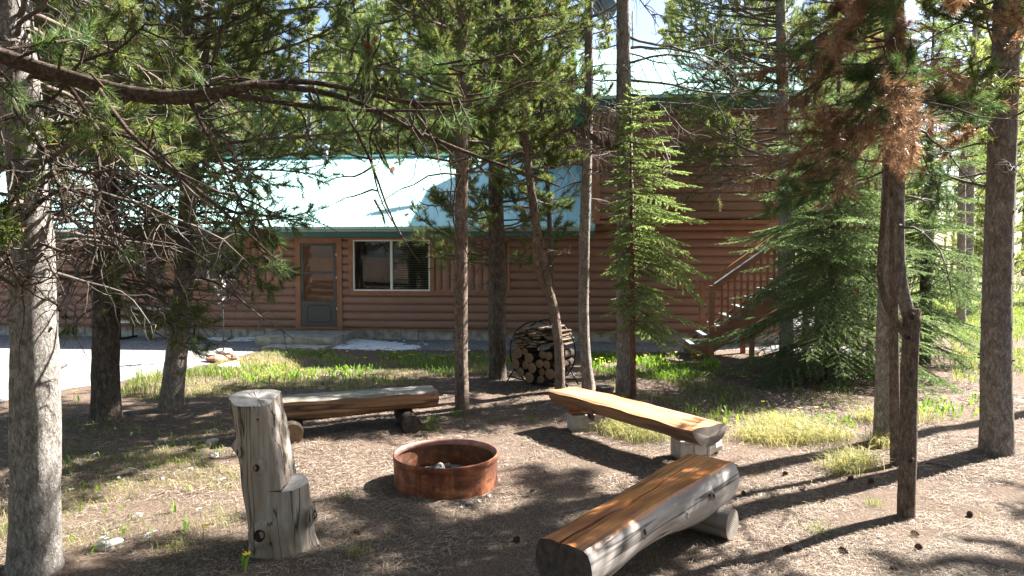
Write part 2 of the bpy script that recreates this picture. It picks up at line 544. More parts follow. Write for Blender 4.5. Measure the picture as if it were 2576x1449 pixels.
def cut_mat(name, c0, c1, c2, scale=30, axis=(0.0, 1, 1)):
    """growth rings round the local z axis of the cut"""
    t = NT(name)
    w = t.n("ShaderNodeTexWave", wave_type='RINGS', rings_direction='SPHERICAL')
    w.inputs['Scale'].default_value = scale
    w.inputs['Distortion'].default_value = 3.0
    w.inputs['Detail'].default_value = 3
    t.l(t.coord(axis), w.inputs['Vector'])
    col = t.ramp(w.outputs[1], [(0.2, c0), (0.6, c1), (0.9, c2)])
    nz = t.noise(t.coord(), 12, 4)
    col = t.mix(0.7, col, t.ramp(nz, [(0.3, (0.55, 0.53, 0.5)), (0.7, (1.2, 1.2, 1.2))]), 'MULTIPLY')
    return t.base(col, 0.85, t.bump(nz, 0.3, 0.005), spec=0.15)


M['cut_end'] = cut_mat("sawn_log_end", (0.14, 0.085, 0.05), (0.22, 0.145, 0.09), (0.30, 0.21, 0.14), 22, (1, 0.0, 1))
M['cut_grey'] = cut_mat("grey_sawn_end", (0.20, 0.17, 0.145), (0.28, 0.245, 0.215), (0.36, 0.32, 0.29))
M['log_bark'] = bark_mat("firewood_bark", (0.04, 0.03, 0.025), (0.085, 0.065, 0.05), (0.15, 0.12, 0.1), 1.0, 16)
M['board'] = plain("scrap_board", (0.15, 0.10, 0.066), 0.8, var=0.5, scale=7, bump=0.3)
M['board_grey'] = plain("scrap_board_grey", (0.18, 0.15, 0.125), 0.8, var=0.45, scale=7, bump=0.3)
M['shim'] = plain("red_cedar_shim", (0.30, 0.11, 0.05), 0.7, var=0.35, scale=9)
M['stump'] = wood_mat("silvered_stump_wood", [(0.22, (0.19, 0.155, 0.125)), (0.5, (0.33, 0.285, 0.24)), (0.78, (0.45, 0.405, 0.355))], 'z', 30, 0.85, (0.24, 0.185, 0.14), 0.6, 0.12, (9, (0.045, 0.037, 0.03)))
M['stump_top'] = plain("stump_cut_top", (0.50, 0.46, 0.42), 0.85, var=0.25, scale=16, bump=0.4)
M['knot'] = plain("dark_knot", (0.035, 0.026, 0.02), 0.9, var=0.6, scale=30, bump=0.6)
M['stone_red'] = plain("red_stone", (0.40, 0.22, 0.15), 0.85, var=0.3, scale=9, bump=0.5)
M['stone_pale'] = plain("pale_stone", (0.50, 0.46, 0.41), 0.85, var=0.3, scale=9, bump=0.5)
M['cone'] = plain("pine_cone", (0.10, 0.055, 0.035), 0.8, var=0.5, scale=40)
M['cone_red'] = plain("red_pine_cone", (0.20, 0.05, 0.03), 0.6, var=0.4, scale=40)
M['brush'] = needle_mat("dry_brush", [(0.0, (0.2, 0.16, 0.12)), (1.0, (0.45, 0.38, 0.3))], (1, 1, 1), 0.2)


# ------------------------------------------------------------------ ground
def sstep(x):
    x = np.clip(x, 0, 1)
    return x * x * (3 - 2 * x)


def gz(x, y):
    x, y = np.asarray(x, float), np.asarray(y, float)
    n = (np.sin(1.9 * x + 0.7 * y) + np.sin(-1.1 * x + 2.3 * y + 1.3) + 0.7 * np.sin(4.1 * x + 3.3 * y + 0.4) + 0.5 * np.sin(7.3 * x - 5.9 * y)) / 3.2
    m = sstep((11.0 - y) / 2.0) * sstep((x + 5.4) / 1.2) * sstep((14 - np.abs(x)) / 3) * sstep((y + 6) / 3)
    return 0.028 * n * m


def axis_grid(lo, hi, step, far, growth=1.35):
    a = list(np.arange(lo, hi + 1e-6, step))
    s = step
    while a[-1] < far:
        s *= growth
        a.append(a[-1] + s)
    s = step
    b = [lo]
    while b[-1] > -far:
        s *= growth
        b.append(b[-1] - s)
    return np.array(b[:0:-1] + a)


g = Geo()
gx, gy = axis_grid(-6, 8, 0.13, 420), axis_grid(1, 12, 0.13, 420)
XX, YY = np.meshgrid(gx, gy)
V = np.stack([XX, YY, gz(XX, YY)], -1).reshape(-1, 3)
nx, ny = len(gx), len(gy)
i = np.arange(ny - 1)[:, None] * nx + np.arange(nx - 1)[None, :]
g.add(V, np.stack([i, i + 1, i + nx + 1, i + nx], -1).reshape(-1, 4), 0, True)
tag(g.build("ground", M['ground']), kind='structure')


def inpoly(px, py, poly):
    r = np.zeros(px.shape, bool)
    n = len(poly)
    for a in range(n):
        x0, y0 = poly[a][:2]
        x1, y1 = poly[(a + 1) % n][:2]
        c = ((y0 > py) != (y1 > py)) & (px < (x1 - x0) * (py - y0) / (y1 - y0 + 1e-12) + x0)
        r ^= c
    return r


def sheet(name, pts, mat, z=0.006, kind='structure', jit=0.06, step=0.25):
    """a flat irregular sheet from an outline of world points"""
    out = []
    n = len(pts)
    for a in range(n):
        p, q = np.array(pts[a][:2]), np.array(pts[(a + 1) % n][:2])
        k = max(1, int(np.linalg.norm(q - p) / step))
        for s in range(k):
            out.append(p + (q - p) * s / k + rng.normal(0, jit, 2) * (s > 0))
    v = [(q[0], q[1], z) for q in out]
    g = Geo()
    g.add(v, [list(range(len(v)))], 0)
    o = g.build(name, mat)
    if kind:
        tag(o, kind=kind)
    return o
# ------------------------------------------------------------------ house
HY0, HA = 15.9, math.radians(5.0)
hc, hs = math.cos(HA), math.sin(HA)


def hu(xd, v=0.0, z=2.0):
    a = (xd - CX) / FPX
    return (a * ((HY0 + v * hc) * CP - (z - 2) * SP) - v * hs) / (hc + a * hs * CP)


def hz(yd, u, v=0.0):
    Y = HY0 - u * hs + v * hc
    b = (CY - yd) / FPX
    return 2 + Y * (b * CP - SP) / (CP + b * SP)


def hw(u, v, z=0.0):
    return np.array([u * hc + v * hs, HY0 - u * hs + v * hc, z])


house = empty("log_house", (0, HY0, 0), "brown log sided house with turquoise metal roof and a taller two storey end", "house", rz=-HA)
COURSE = 0.1905
BULGE = 0.042


def log_wall(g, a0, a1, z0, z1, fn, openings=(), mat=0, along='z'):
    """half-round siding courses; fn(a, w, z) -> local point, w outward"""
    if along == 'z':
        s0, s1, e0, e1 = z0, z1, a0, a1
    else:
        s0, s1, e0, e1 = a0, a1, z0, z1
    n = max(1, round((s1 - s0) / COURSE))
    h = (s1 - s0) / n
    prof = [(0.0, -0.012), (0.06, 0.012), (0.2, 0.032), (0.4, BULGE), (0.65, 0.04), (0.85, 0.024), (0.96, 0.004), (1.0, -0.012)]
    for k in range(n):
        b = s0 + k * h
        segs = [(e0, e1)]
        for (oa0, oa1, oz0, oz1) in openings:
            p0, p1 = (oz0, oz1) if along == 'z' else (oa0, oa1)
            q0, q1 = (oa0, oa1) if along == 'z' else (oz0, oz1)
            if b + h * 0.5 > p0 and b + h * 0.5 < p1:
                ns = []
                for s in segs:
                    if q1 <= s[0] or q0 >= s[1]:
                        ns.append(s)
                    else:
                        if q0 > s[0]:
                            ns.append((s[0], q0))
                        if q1 < s[1]:
                            ns.append((q1, s[1]))
                segs = ns
        for (s0_, s1_) in segs:
            vv = []
            for t, w in prof:
                for e in (s0_, s1_):
                    vv.append(fn(e, w, b + t * h) if along == 'z' else fn(b + t * h, w, e))
            f = [[2 * q, 2 * q + 1, 2 * q + 3, 2 * q + 2] for q in range(len(prof) - 1)]
            g.add(vv, f, mat, True)


front = lambda a, w, z: (a, -w, z)
ZB, ZT = 0.27, 2.76
UL, UR = -14.5, 6.3
DU0, DU1 = hu(757), hu(848)
DZ1 = 2.30
W1 = (hu(893), hu(1079), hz(728, hu(980)), hz(607, hu(980)))
W2 = (hu(440), hu(610), hz(701, hu(530)), hz(609, hu(530)))
P1 = (hu(1092), hu(1276), hz(735, hu(1180)), hz(604, hu(1180)))
P2 = (hu(613), hu(706), hz(706, hu(660)), hz(606, hu(660)))
P0 = (hu(335), hu(434), hz(706, hu(385)), hz(606, hu(385)))
g = Geo()
log_wall(g, UL, UR, ZB, ZT, front, [(DU0, DU1, 0, DZ1 + .02), W1, W2, P1, P2, P0])
zw0 = min(W1[2], W2[2], P1[2]) - .05
for (a, b, z0, z1) in ((UL, W2[0], ZB, ZT), (W2[1], DU0, ZB, ZT), (DU1, W1[0], ZB, ZT), (W1[1], UR, ZB, ZT), (W2[0], W2[1], ZB, W2[2]), (W1[0], W1[1], ZB, W1[2]), (W2[0], W2[1], W2[3], ZT), (W1[0], W1[1], W1[3], ZT), (DU0, DU1, DZ1, ZT)):
    g.box(a, b, 0.05, 0.15, z0, z1)
g.box(UL, UL + 0.15, 0.15, 7.2, ZB, ZT)
g.box(UL, UR, 7.2, 7.35, ZB, ZT)
g.box(UR - 0.15, UR, 0.15, 7.2, ZB, ZT + .2)
g.build("wall", M['siding'], house)
# upper storey
VU = -0.55
UU0, UU1 = hu(1497, VU), hu(1947, VU)
ZU0, ZU1 = hz(553, UU0, VU), 5.28
g = Geo()
log_wall(g, UU0, UU1, ZU0, ZU1, lambda a, w, z: (a, VU - w, z))
log_wall(g, VU, 8.0, ZU0, ZU1, lambda a, w, z: (UU0 - w, a, z))
log_wall(g, VU, 8.0, ZU0, ZU1, lambda a, w, z: (UU1 + w, a, z))
g.box(UU0 + .02, UU1 - .02, VU + .03, 8.0, ZU0 + .01, ZU1)
# gable triangles of the upper storey
RV, RZ0, RZ1 = 3.7, 5.30, 7.75
for uu in (UU0, UU1):
    g.add([(uu, VU, ZU1), (uu, 7.95, ZU1), (uu, RV, RZ1 - .12)], [[0, 1, 2]], 0)
g.build("upper_wall", M['siding'], house)
g = Geo()
g.box(UU0 - .05, UU0 + .10, VU - .075, VU - .045, ZU0 - .02, ZU1)
g.box(UU0 - .075, UU0 - .045, VU - .072, VU + .1, ZU0 - .02, ZU1)
g.box(UU1 - .10, UU1 + .05, VU - .075, VU - .045, ZU0 - .02, ZU1)
g.box(UU0 - .05, UU1 + .05, VU - .07, VU + .0, ZU0 - .09, ZU0 - .022)
g.build("corner_trim", M['trim_brown'], house)
g = Geo()
g.box(UU0, UU1, VU + .01, 0.03, ZU0 - .085, ZU0 - .02)
g.build("overhang_soffit", M['trim_brown'], house)
# the recessed gabled wall between the two roofs, standing on the lower roof
VW = 2.75
a0, a1 = hu(1372, VW), hu(1500, VW)
zb = 3.6
zl, zr = hz(352, a0, VW), hz(308, a1, VW)
g = Geo()
nn = 9
log_wall(g, a0, a1 + 1.0, zb, zl, lambda a, w, z: (a, VW - w, z))
for k in range(nn):
    z0_ = zl + (zr - zl) * k / nn
    if z0_ < zr - .02:
        aa = a0 + (a1 - a0) * (z0_ - zl) / (zr - zl)
        log_wall(g, aa, a1 + 1.0, z0_, z0_ + (zr - zl) / nn, lambda a, w, z: (a, VW - w, z))
g.add([(a0, VW + .02, zb), (a1 + 1, VW + .02, zb), (a1 + 1, VW + .02, zr), (a1, VW + .02, zr), (a0, VW + .02, zl), (a0, VW + 3, zb), (a0, VW + 3, zl)],
      [[0, 5, 6, 4]], 0)
g.build("dormer_wall", M['siding'], house)
g = Geo()
d = np.array([a1 + .25 - a0 + .15, zr - zl])
v = []
for vv in (VW - .12, VW + 3):
    for (s, e) in ((-.12, 0.0), (1.0, 0.0), (1.0, .11), (-.12, .11)):
        v.append((a0 + (a1 - a0) * s, vv, zl + (zr - zl) * s + e))
g.add(v, [[0, 1, 2, 3], [7, 6, 5, 4], [0, 4, 5, 1], [3, 2, 6, 7], [0, 3, 7, 4], [1, 5, 6, 2]])
g.build("dormer_rake", M['trim_brown'], house)
# green siding above it
VG = VW - .3
gl_, gr_ = hu(1433, VG, 5), hu(1500, VG, 5)
gt = hz(251, gr_, VG)
g = Geo()
nc = 9
for k in range(nc):
    zb0 = hz(330, gl_, VG)
    z0_ = zb0 + (gt - zb0) * k / nc
    z1_ = zb0 + (gt - zb0) * (k + 1) / nc
    g.add([(gl_, VG - .02, z0_), (gr_ + .4, VG - .02, z0_), (gr_ + .4, VG, z1_), (gl_, VG, z1_), (gl_, VG + 1.5, z0_), (gl_, VG + 1.5, z1_)],
          [[0, 1, 2, 3], [4, 0, 3, 5]])
g.build("green_gable_siding", M['gable'], house)

# roofs: slab + standing seams
def roof_plane(g, u0, u1, v0, z0, v1, z1, th=0.07, rib=0.305, mat=0):
    s = np.array([v1 - v0, z1 - z0])
    L = np.linalg.norm(s)
    n = np.array([-s[1], s[0]]) / L
    if n[1] < 0:
        n = -n
    def P(u, t, h):
        q = np.array([v0, z0]) + s * t + n * h
        return (u, q[0], q[1])
    v = [P(u, t, h) for u in (u0, u1) for t in (0, 1) for h in (-th, 0)]
    g.add(v, [[0, 2, 3, 1], [4, 5, 7, 6], [1, 3, 7, 5], [0, 4, 6, 2], [0, 1, 5, 4], [2, 6, 7, 3]], mat)
    k = int((u1 - u0) / rib)
    for q in range(k + 1):
        c = u0 + .02 + q * (u1 - u0 - .04) / k
        v = [P(c + e, t, h) for t in (-0.004, 1.0) for e, h in ((-.022, 0.001), (-.012, .014), (.012, .014), (.022, .001))]
        g.add(v, [[0, 1, 5, 4], [1, 2, 6, 5], [2, 3, 7, 6], [3, 2, 1, 0], [4, 5, 6, 7]], mat)


LV0, LZ0, LV1, LZ1 = -.68, 2.66, 3.55, 4.84
LR = hu(1497, LV0, 2.6)
g = Geo()
roof_plane(g, UL - .5, LR, LV0, LZ0, LV1, LZ1)
roof_plane(g, UL - .5, UU0 - .02, 7.9, LZ0, LV1 + .001, LZ1)
lower_roof = g.build("lower_roof", M['roof'], house)
g = Geo()
g.box(UL - .5, LR, LV1 - .12, LV1 + .12, LZ1 - .01, LZ1 + .045)
g.build("ridge_cap", M['roof'], lower_roof)
g = Geo()
g.box(UL - .48, LR - .01, LV0 + .03, LV0 + .07, LZ0 - .235, LZ0 - .075)
g.box(UL - .48, LR - .01, LV0 + .07, 0.03, LZ0 - .235, LZ0 - .215)
g.build("fascia", M['fascia'], lower_roof)
g = Geo()
g.box(UL - .5, LR, LV0 + .012, LV0 + .032, LZ0 - .115, LZ0 - .07)
g.build("drip_edge", M['gutter'], lower_roof)
V0 = -1.05
UE0, UE1 = UU0 - .42, UU1 + .55
g = Geo()
roof_plane(g, UE0, UE1, V0, RZ0 + .1, RV, RZ1)
roof_plane(g, UE0, UE1, 8.5, RZ0 + .1, RV + .001, RZ1)
upper_roof = g.build("upper_roof", M['roof'], house)
g = Geo()
g.box(UE0, UE1, V0 + .03, V0 + .07, RZ0 - .13, RZ0 + .025)
g.box(UE0, UE1, V0 + .07, VU, RZ0 - .13, RZ0 - .115)
g.build("fascia", M['fascia'], upper_roof)
g = Geo()
for uu in (UE0 - .04, UE1):
    v = [(uu + e, vv, zz) for e in (0, .04) for vv, zz in ((V0 - .02, RZ0 - .12), (V0 - .02, RZ0 + .1), (RV, RZ1 + .06), (RV, RZ1 - .2))]
    g.add(v, [[0, 1, 2, 3], [7, 6, 5, 4], [0, 4, 5, 1], [1, 5, 6, 2], [2, 6, 7, 3], [3, 7, 4, 0]])
    v = [(uu + e, vv, zz) for e in (0, .04) for vv, zz in ((8.5, RZ0 - .12), (8.5, RZ0 + .1), (RV, RZ1 + .06), (RV, RZ1 - .2))]
    g.add(v, [[3, 2, 1, 0], [4, 5, 6, 7], [1, 5, 4, 0], [2, 6, 5, 1], [3, 7, 6, 2], [0, 4, 7, 3]])
g.build("rake_board", M['gable'], upper_roof)
# vent pipe on the lower roof
uv = hu(820, LV1 - .5, 4.8)
g = Geo()
g.tube([(uv, LV1 - .5, 4.4), (uv, LV1 - .5, 5.05)], .06, 12)
vp = g.build("vent_pipe", M['metal_grey'], lower_roof)
g = Geo()
g.tube([(uv, LV1 - .5, 5.05), (uv, LV1 - .5, 5.09), (uv, LV1 - .5, 5.13)], [.11, .10, .03], 12)
g.build("vent_cap", M['metal_grey'], vp)
# foundation
g = Geo()
g.box(UL + .05, UR - .05, 0.05, 7.2, -.1, ZB)
for k in range(40):
    a = UL + .1 + k * .42
    if a < UR - .6 and not (DU0 - .9 < a < DU1 + .3):
        g.box(a, a + .405, 0.02, 0.055, -.05, ZB - .02 - random.random() * .03)
g.build("foundation", M['concrete_mossy'], house)
g = Geo()
g.box(UL, UR, -.03, 0.03, ZB - .035, ZB)
g.build("skirt_board", M['trim_brown'], house)


def frame(g, r, w, v0, v1, mat=0):
    u0, u1, z0, z1 = r
    g.box(u0 - w, u1 + w, v0, v1, z1, z1 + w, mat)
    g.box(u0 - w, u1 + w, v0, v1, z0 - w, z0, mat)
    g.box(u0 - w, u0, v0, v1, z0 + .001, z1 - .001, mat)
    g.box(u1, u1 + w, v0, v1, z0 + .001, z1 - .001, mat)


def window(r):
    u0, u1, z0, z1 = r
    g = Geo()
    frame(g, r, .035, -.055, .03)
    um = (u0 + u1) / 2
    g.box(um - .028, um + .028, -.05, .0, z0, z1)
    win = g.build("window", M['white_vinyl'], house)
    for p0, p1 in ((u0, um - .028), (um + .028, u1)):
        g = Geo()
        g.add([(p0, -.03, z0), (p1, -.03, z0), (p1, -.03, z1), (p0, -.03, z1)], [[0, 1, 2, 3]])
        g.build("pane", M['glass'], win)
    g = Geo()
    z = z1 - .03
    while z > z0 + .02:
        if not (um - .5 < u0):
            pass
        g.add([(um + .03, .035, z), (u1, .035, z), (u1, .05, z - .016), (um + .03, .05, z - .016)], [[0, 1, 2, 3]])
        z -= .042
    g.build("blind", M['blind'], win)
    g = Geo()
    g.box(u0 - .02, u1 + .02, .9, .95, z0 - .3, z1 + .1)
    g.box(u0 - .02, u0 - .015, .04, .9, z0 - .1, z1 + .1)
    g.box(u1 + .015, u1 + .02, .04, .9, z0 - .1, z1 + .1)
    g.box(u0, u1, .04, .9, z0 - .1, z0 - .05)
    g.build("room_behind", M['dark_inside'], win)
    g = Geo()
    frame(g, (u0 - .036, u1 + .036, z0 - .036, z1 + .036), .1, -.066, -.02)
    g.build("frame", M['trim_brown'], win)


window(W1)
window(W2)
for P in (P0, P1, P2):
    g = Geo()
    log_wall(g, P[0], P[1], P[2], P[3], front, along='a')
    g.box(P[0], P[1], .03, .04, P[2], P[3])
    pn = g.build("vertical_log_panel", M['siding'], house)
    g = Geo()
    frame(g, P, .07, -.062, -.01)
    g.build("frame", M['trim_brown'], pn)

# door
dz0 = ZB + .04
g = Geo()
g.box(DU0, DU1, -.01, .04, dz0, DZ1)
door = g.build("door", M['door_inner'], house)
g = Geo()
frame(g, (DU0 + .0, DU1 - .0, dz0, DZ1), .13, -.058, -.005)
g.box(DU0, DU1, -.10, -.005, dz0 - .05, dz0)
g.build("frame", M['trim_brown'], door)
zr1 = hz(686, DU0)
zr0 = hz(757, DU0)
g = Geo()
for (x0, x1, z0, z1) in ((DU0 + .01, DU0 + .075, dz0 + .01, DZ1), (DU1 - .075, DU1 - .01, dz0 + .01, DZ1), (DU0 + .076, DU1 - .076, zr1 - .03, zr1 + .03),
                         (DU0 + .076, DU1 - .076, DZ1 - .07, DZ1), (DU0 + .076, DU1 - .076, dz0 + .01, zr0)):
    g.box(x0, x1, -.05, -.02, z0, z1)
sd = g.build("storm_door", M['door_grey'], door)
g = Geo()
kx0, kx1, kz0, kz1 = DU0 + .16, DU1 - .16, dz0 + .11, zr0 - .1
c = .05
ring = lambda e: [(kx0 + c - e, kz0 - e), (kx1 - c + e, kz0 - e), (kx1 + e, kz0 + c - e), (kx1 + e, kz1 - c + e), (kx1 - c + e, kz1 + e), (kx0 + c - e, kz1 + e), (kx0 - e, kz1 - c + e), (kx0 - e, kz0 + c - e)]
o_, i_ = ring(.012), ring(-.012)
v = [(a, -.0505, b) for a, b in o_] + [(a, -.068, b) for a, b in ring(0)] + [(a, -.0505, b) for a, b in i_]
f = []
for k in range(8):
    k2 = (k + 1) % 8
    f += [[k, k2, 8 + k2, 8 + k], [8 + k, 8 + k2, 16 + k2, 16 + k]]
g.add(v, f)
g.build("kick_panel_moulding", M['door_grey'], sd)
for z0, z1 in ((zr1 + .03, DZ1 - .07), (zr0, zr1 - .03)):
    g = Geo()
    g.add([(DU0 + .076, -.035, z0), (DU1 - .076, -.035, z0), (DU1 - .076, -.035, z1), (DU0 + .076, -.035, z1)], [[0, 1, 2, 3]])
    g.build("pane", M['glass'], sd)
for z in (zr0 - .2, zr1 - .14, DZ1 - .3):
    g = Geo()
    g.box(DU1 - .012, DU1 + .008, -.07, -.045, z, z + .05)
    g.build("hinge", M['white_vinyl'], sd)
g = Geo()
g.tube([(DU0 + .045, -.05, zr0 + .05), (DU0 + .045, -.09, zr0 + .05), (DU0 + .045, -.09, zr0 + .17), (DU0 + .045, -.05, zr0 + .17)], .008, 8)
g.build("handle", M['metal_dark'], sd)

# satellite dish above the upper ridge
ud = 3.05
p0 = hw(ud, RV, RZ1 + .03)
dish = empty("satellite_dish", p0, "dark round satellite dish on a mast above the upper roof ridge", "satellite dish")
pc = at(1521, 20, p0[1] - .15)
g = Geo()
hgt = pc[2] - p0[2]
g.tube([(0, 0, -.05), (0, 0, hgt - .05)], .025, 8)
g.build("mast", M['metal_grey'], dish)
g = Geo()
R_, rings = .33, 7
vv = []
for k in range(rings):
    rr = R_ * k / (rings - 1)
    for q in range(28):
        th = q * 2 * math.pi / 28
        vv.append((rr * math.cos(th), -.02 - .28 * (R_ ** 2 - rr ** 2), rr * math.sin(th)))
f = []
for k in range(rings - 1):
    for q in range(28):
        q2 = (q + 1) % 28
        f.append([k * 28 + q, k * 28 + q2, (k + 1) * 28 + q2, (k + 1) * 28 + q])
g.add(vv, f, 0, True)
g.add([(a, b + .012, c) for a, b, c in vv], [x[::-1] for x in f], 0, True)
o = g.build("reflector", plain("shaded_dish_grey", (0.10, 0.11, 0.115), 0.6, var=.1), dish, loc=(pc[0] - p0[0], pc[1] - p0[1], hgt))  # dark grey: shade on the dish's back is put into the colour
g = Geo()
g.tube([(0, .05, hgt), (0, .3, hgt - .3), (0, .48, hgt - .12)], .014, 6)
g.build("feed_arm", M['metal_grey'], dish)

# concrete step slabs
g = Geo()
def rough_box(g, w, d, h, n=10, amp=.012):
    nx_, ny_ = n, max(3, int(n * d / w))
    top = [[(-w / 2 + w * i / nx_ + rng.normal(0, amp * .4) * (i in (0, nx_)), -d / 2 + d * j / ny_ + rng.normal(0, amp * .5) * (j in (0, ny_)), h + rng.normal(0, amp * .25)) for i in range(nx_ + 1)] for j in range(ny_ + 1)]
    v = [p for r in top for p in r]
    W_ = nx_ + 1
    f = [[j * W_ + i, j * W_ + i + 1, (j + 1) * W_ + i + 1, (j + 1) * W_ + i] for j in range(ny_) for i in range(nx_)]
    g.add(v, f)
    edge = [top[0][i] for i in range(nx_ + 1)] + [top[j][nx_] for j in range(1, ny_ + 1)] + [top[ny_][i] for i in range(nx_ - 1, -1, -1)] + [top[j][0] for j in range(ny_ - 1, 0, -1)]
    L = len(edge)
    v = list(edge)
    for e in edge:
        v.append((e[0] + rng.normal(0, amp), e[1] + rng.normal(0, amp), h * .55))
    for e in edge:
        v.append((e[0] * .98 + rng.normal(0, amp), e[1] * .98 + rng.normal(0, amp), -.03))
    f = []
    for r in range(2):
        for q in range(L):
            q2 = (q + 1) % L
            f.append([r * L + q, (r + 1) * L + q, (r + 1) * L + q2, r * L + q2])
    g.add(v, f)
sc_ = hw((DU0 + DU1) / 2 + .0, -.84)
rough_box(g, 1.75, 1.4, .22)
tag(g.build("concrete_step", M['concrete_mossy'], loc=(sc_[0], sc_[1], 0.005)), "thick mossy concrete slab forming the doorstep of the log house", "doorstep").rotation_euler.z = -HA
g = Geo()
rough_box(g, 1.35, .5, .075)
sc_ = hw((DU0 + DU1) / 2 + .2, -1.85)
tag(g.build("concrete_step", M['concrete_mossy'], loc=(sc_[0], sc_[1], 0.0)), "thin low concrete slab in front of the thick doorstep", "doorstep").rotation_euler.z = -HA

# ------------------------------------------------------------------ outside staircase
SV0, SV1 = -2.35, -1.45          # front and back of the flight, house coordinates
su0 = hu(1730, -1.9, .3)
RISE, RUN, NST = .178, .245, 14
st = empty("wooden_staircase", hw(0, 0), "brown wooden outside staircase with grey treads climbing along the log wall", "staircase", rz=-HA)
SLOPE = RISE / RUN
for k in range(NST):
    g = Geo()
    z = .105 + (k + 1) * RISE
    g.box(su0 + k * RUN - .03, su0 + (k + 1) * RUN, SV0 - .02, SV1 + .02, z - .04, z)
    g.build("tread", M['tread'], st)
g = Geo()
for k in range(NST):
    z = .105 + (k + 1) * RISE
    g.box(su0 + k * RUN, su0 + k * RUN + .02, SV0 + .055, SV1 - .055, z - RISE + .001, z - .042)
g.build("riser_board", M['trim_brown'], st)
for vv in (SV0 + .01, SV1 - .05):
    g = Geo()
    v = [(u, vv + e, z) for e in (0, .04) for u, z in ((su0, .02), (su0, .2), (su0 + NST * RUN, .2 + NST * RISE), (su0 + NST * RUN, -.12 + NST * RISE), (su0 + .3, .02))]
    g.add(v, [[0, 1, 2, 3, 4], [9, 8, 7, 6, 5], [0, 5, 6, 1], [1, 6, 7, 2], [2, 7, 8, 3], [3, 8, 9, 4], [4, 9, 5, 0]])
    g.build("stringer", M['trim_brown'], st)
np_u = su0 + RUN * 1.3
for vv in (SV0 - .06, SV1 + .0):
    g = Geo()
    g.box(np_u, np_u + .1, vv, vv + .1, 0, 1.42)
    g.build("newel_post", M['trim_brown'], st)
    g = Geo()
    zz = lambda u: 1.36 + (u - np_u) * SLOPE
    u1 = su0 + NST * RUN
    v = [(u, vv + e, zz(u) + h) for u in (np_u + .1, u1) for e in (.005, .095) for h in (-.11, 0)]
    g.add(v, [[0, 1, 3, 2], [4, 6, 7, 5], [0, 4, 5, 1], [2, 3, 7, 6], [1, 5, 7, 3], [0, 2, 6, 4]])
    g.build("handrail", M['trim_brown'], st)
    if vv < -2:
        g = Geo()
        v = [(u, vv + e, zz(u) + h) for u in (np_u + .1, u1) for e in (-.01, .11) for h in (.002, .03)]
        g.add(v, [[0, 1, 3, 2], [4, 6, 7, 5], [0, 4, 5, 1], [2, 3, 7, 6], [1, 5, 7, 3], [0, 2, 6, 4]])
        g.build("rail_cap", M['tread'], st)
        k = 0
        u = np_u + .22
        while u < u1 - .05:
            g = Geo()
            n_ = int((u - su0) / RUN) + 1
            g.box(u, u + .038, vv + .03, vv + .068, .105 + n_ * RISE - .02, zz(u) - .1)
            g.build("baluster", M['trim_brown'], st)
            u += .122
for k in (5, 10, 14):
    for vv in (SV0 + .06, SV1 - .15):
        g = Geo()
        u = su0 + k * RUN - .1
        g.box(u, u + .09, vv, vv + .09, 0, .105 + k * RISE - .06)
        g.build("support_post", M['trim_brown'], st)
g = Geo()
zt = .105 + NST * RISE
g.box(su0 + NST * RUN + .002, su0 + NST * RUN + 1.3, SV0, -.6, zt - .1, zt)
g.build("landing", M['tread'], st)

# ------------------------------------------------------------------ gravel, snow
gl = [gp(-500, 1030), gp(0, 1012), gp(120, 990), gp(230, 972), gp(330, 955), gp(470, 930), gp(560, 906), gp(640, 884), gp(705, 872), gp(780, 868), gp(870, 880), gp(1060, 882),
      gp(1200, 881), gp(1290, 880), gp(1460, 884), gp(1600, 886), gp(1730, 890), gp(1850, 880)]
gl += [hw(UR + 1, -1.7), hw(UR + 1, .2), hw(-14, .2), hw(-22, .2), (-26, 16, 0)]
sheet("gravel_path", gl, M['gravel'])
sheet("gravel_drive", [gp(1800, 842), gp(1990, 850), gp(2110, 800), gp(2090, 776), gp(1880, 770)], M['gravel'], z=.010)


def snow(pts, label):
    c = np.mean([p[:2] for p in pts], 0)
    P = [p[:2] for p in pts]
    lo_, hi_ = np.min(P, 0) - .1, np.max(P, 0) + .1
    st_ = .024
    X, Y = np.meshgrid(np.arange(lo_[0], hi_[0], st_), np.arange(lo_[1], hi_[1], st_))
    ins = inpoly(X, Y, P)
    k = np.array([[1, 2, 1], [2, 4, 2], [1, 2, 1]]) / 16
    D = ins.astype(float)
    for _ in range(9):
        Q = np.pad(D, 1)
        D = sum(k[a, b] * Q[a:a + D.shape[0], b:b + D.shape[1]] for a in range(3) for b in range(3))
    nz = np.zeros_like(X)
    for _ in range(26):
        a, f, ph = rng.uniform(0, 6.28), rng.uniform(10, 75), rng.uniform(0, 6.28)
        nz += np.sin(f * (X * math.cos(a) * .6 + Y * math.sin(a) * 1.5) + ph) / (1 + f * .012)
    nz /= nz.std()
    H = (D - .96) * .07 + nz * .028
    keep = H > 0
    idx = -np.ones(H.shape, int)
    g = Geo()
    ny_, nx_ = H.shape
    cell = keep[:-1, :-1] | keep[1:, :-1] | keep[:-1, 1:] | keep[1:, 1:]
    v = np.stack([X - c[0], Y - c[1], np.clip(H * .35, -.012, .016)], -1).reshape(-1, 3)
    ii = np.arange(ny_ * nx_).reshape(ny_, nx_)
    f = np.stack([ii[:-1, :-1], ii[:-1, 1:], ii[1:, 1:], ii[1:, :-1]], -1)[cell]
    g.add(v, f, 0, True)
    o = g.build("snow_patch", M['snow'], loc=(c[0], c[1], .012))
    return tag(o, label, "snow", "leftover snow by the house")


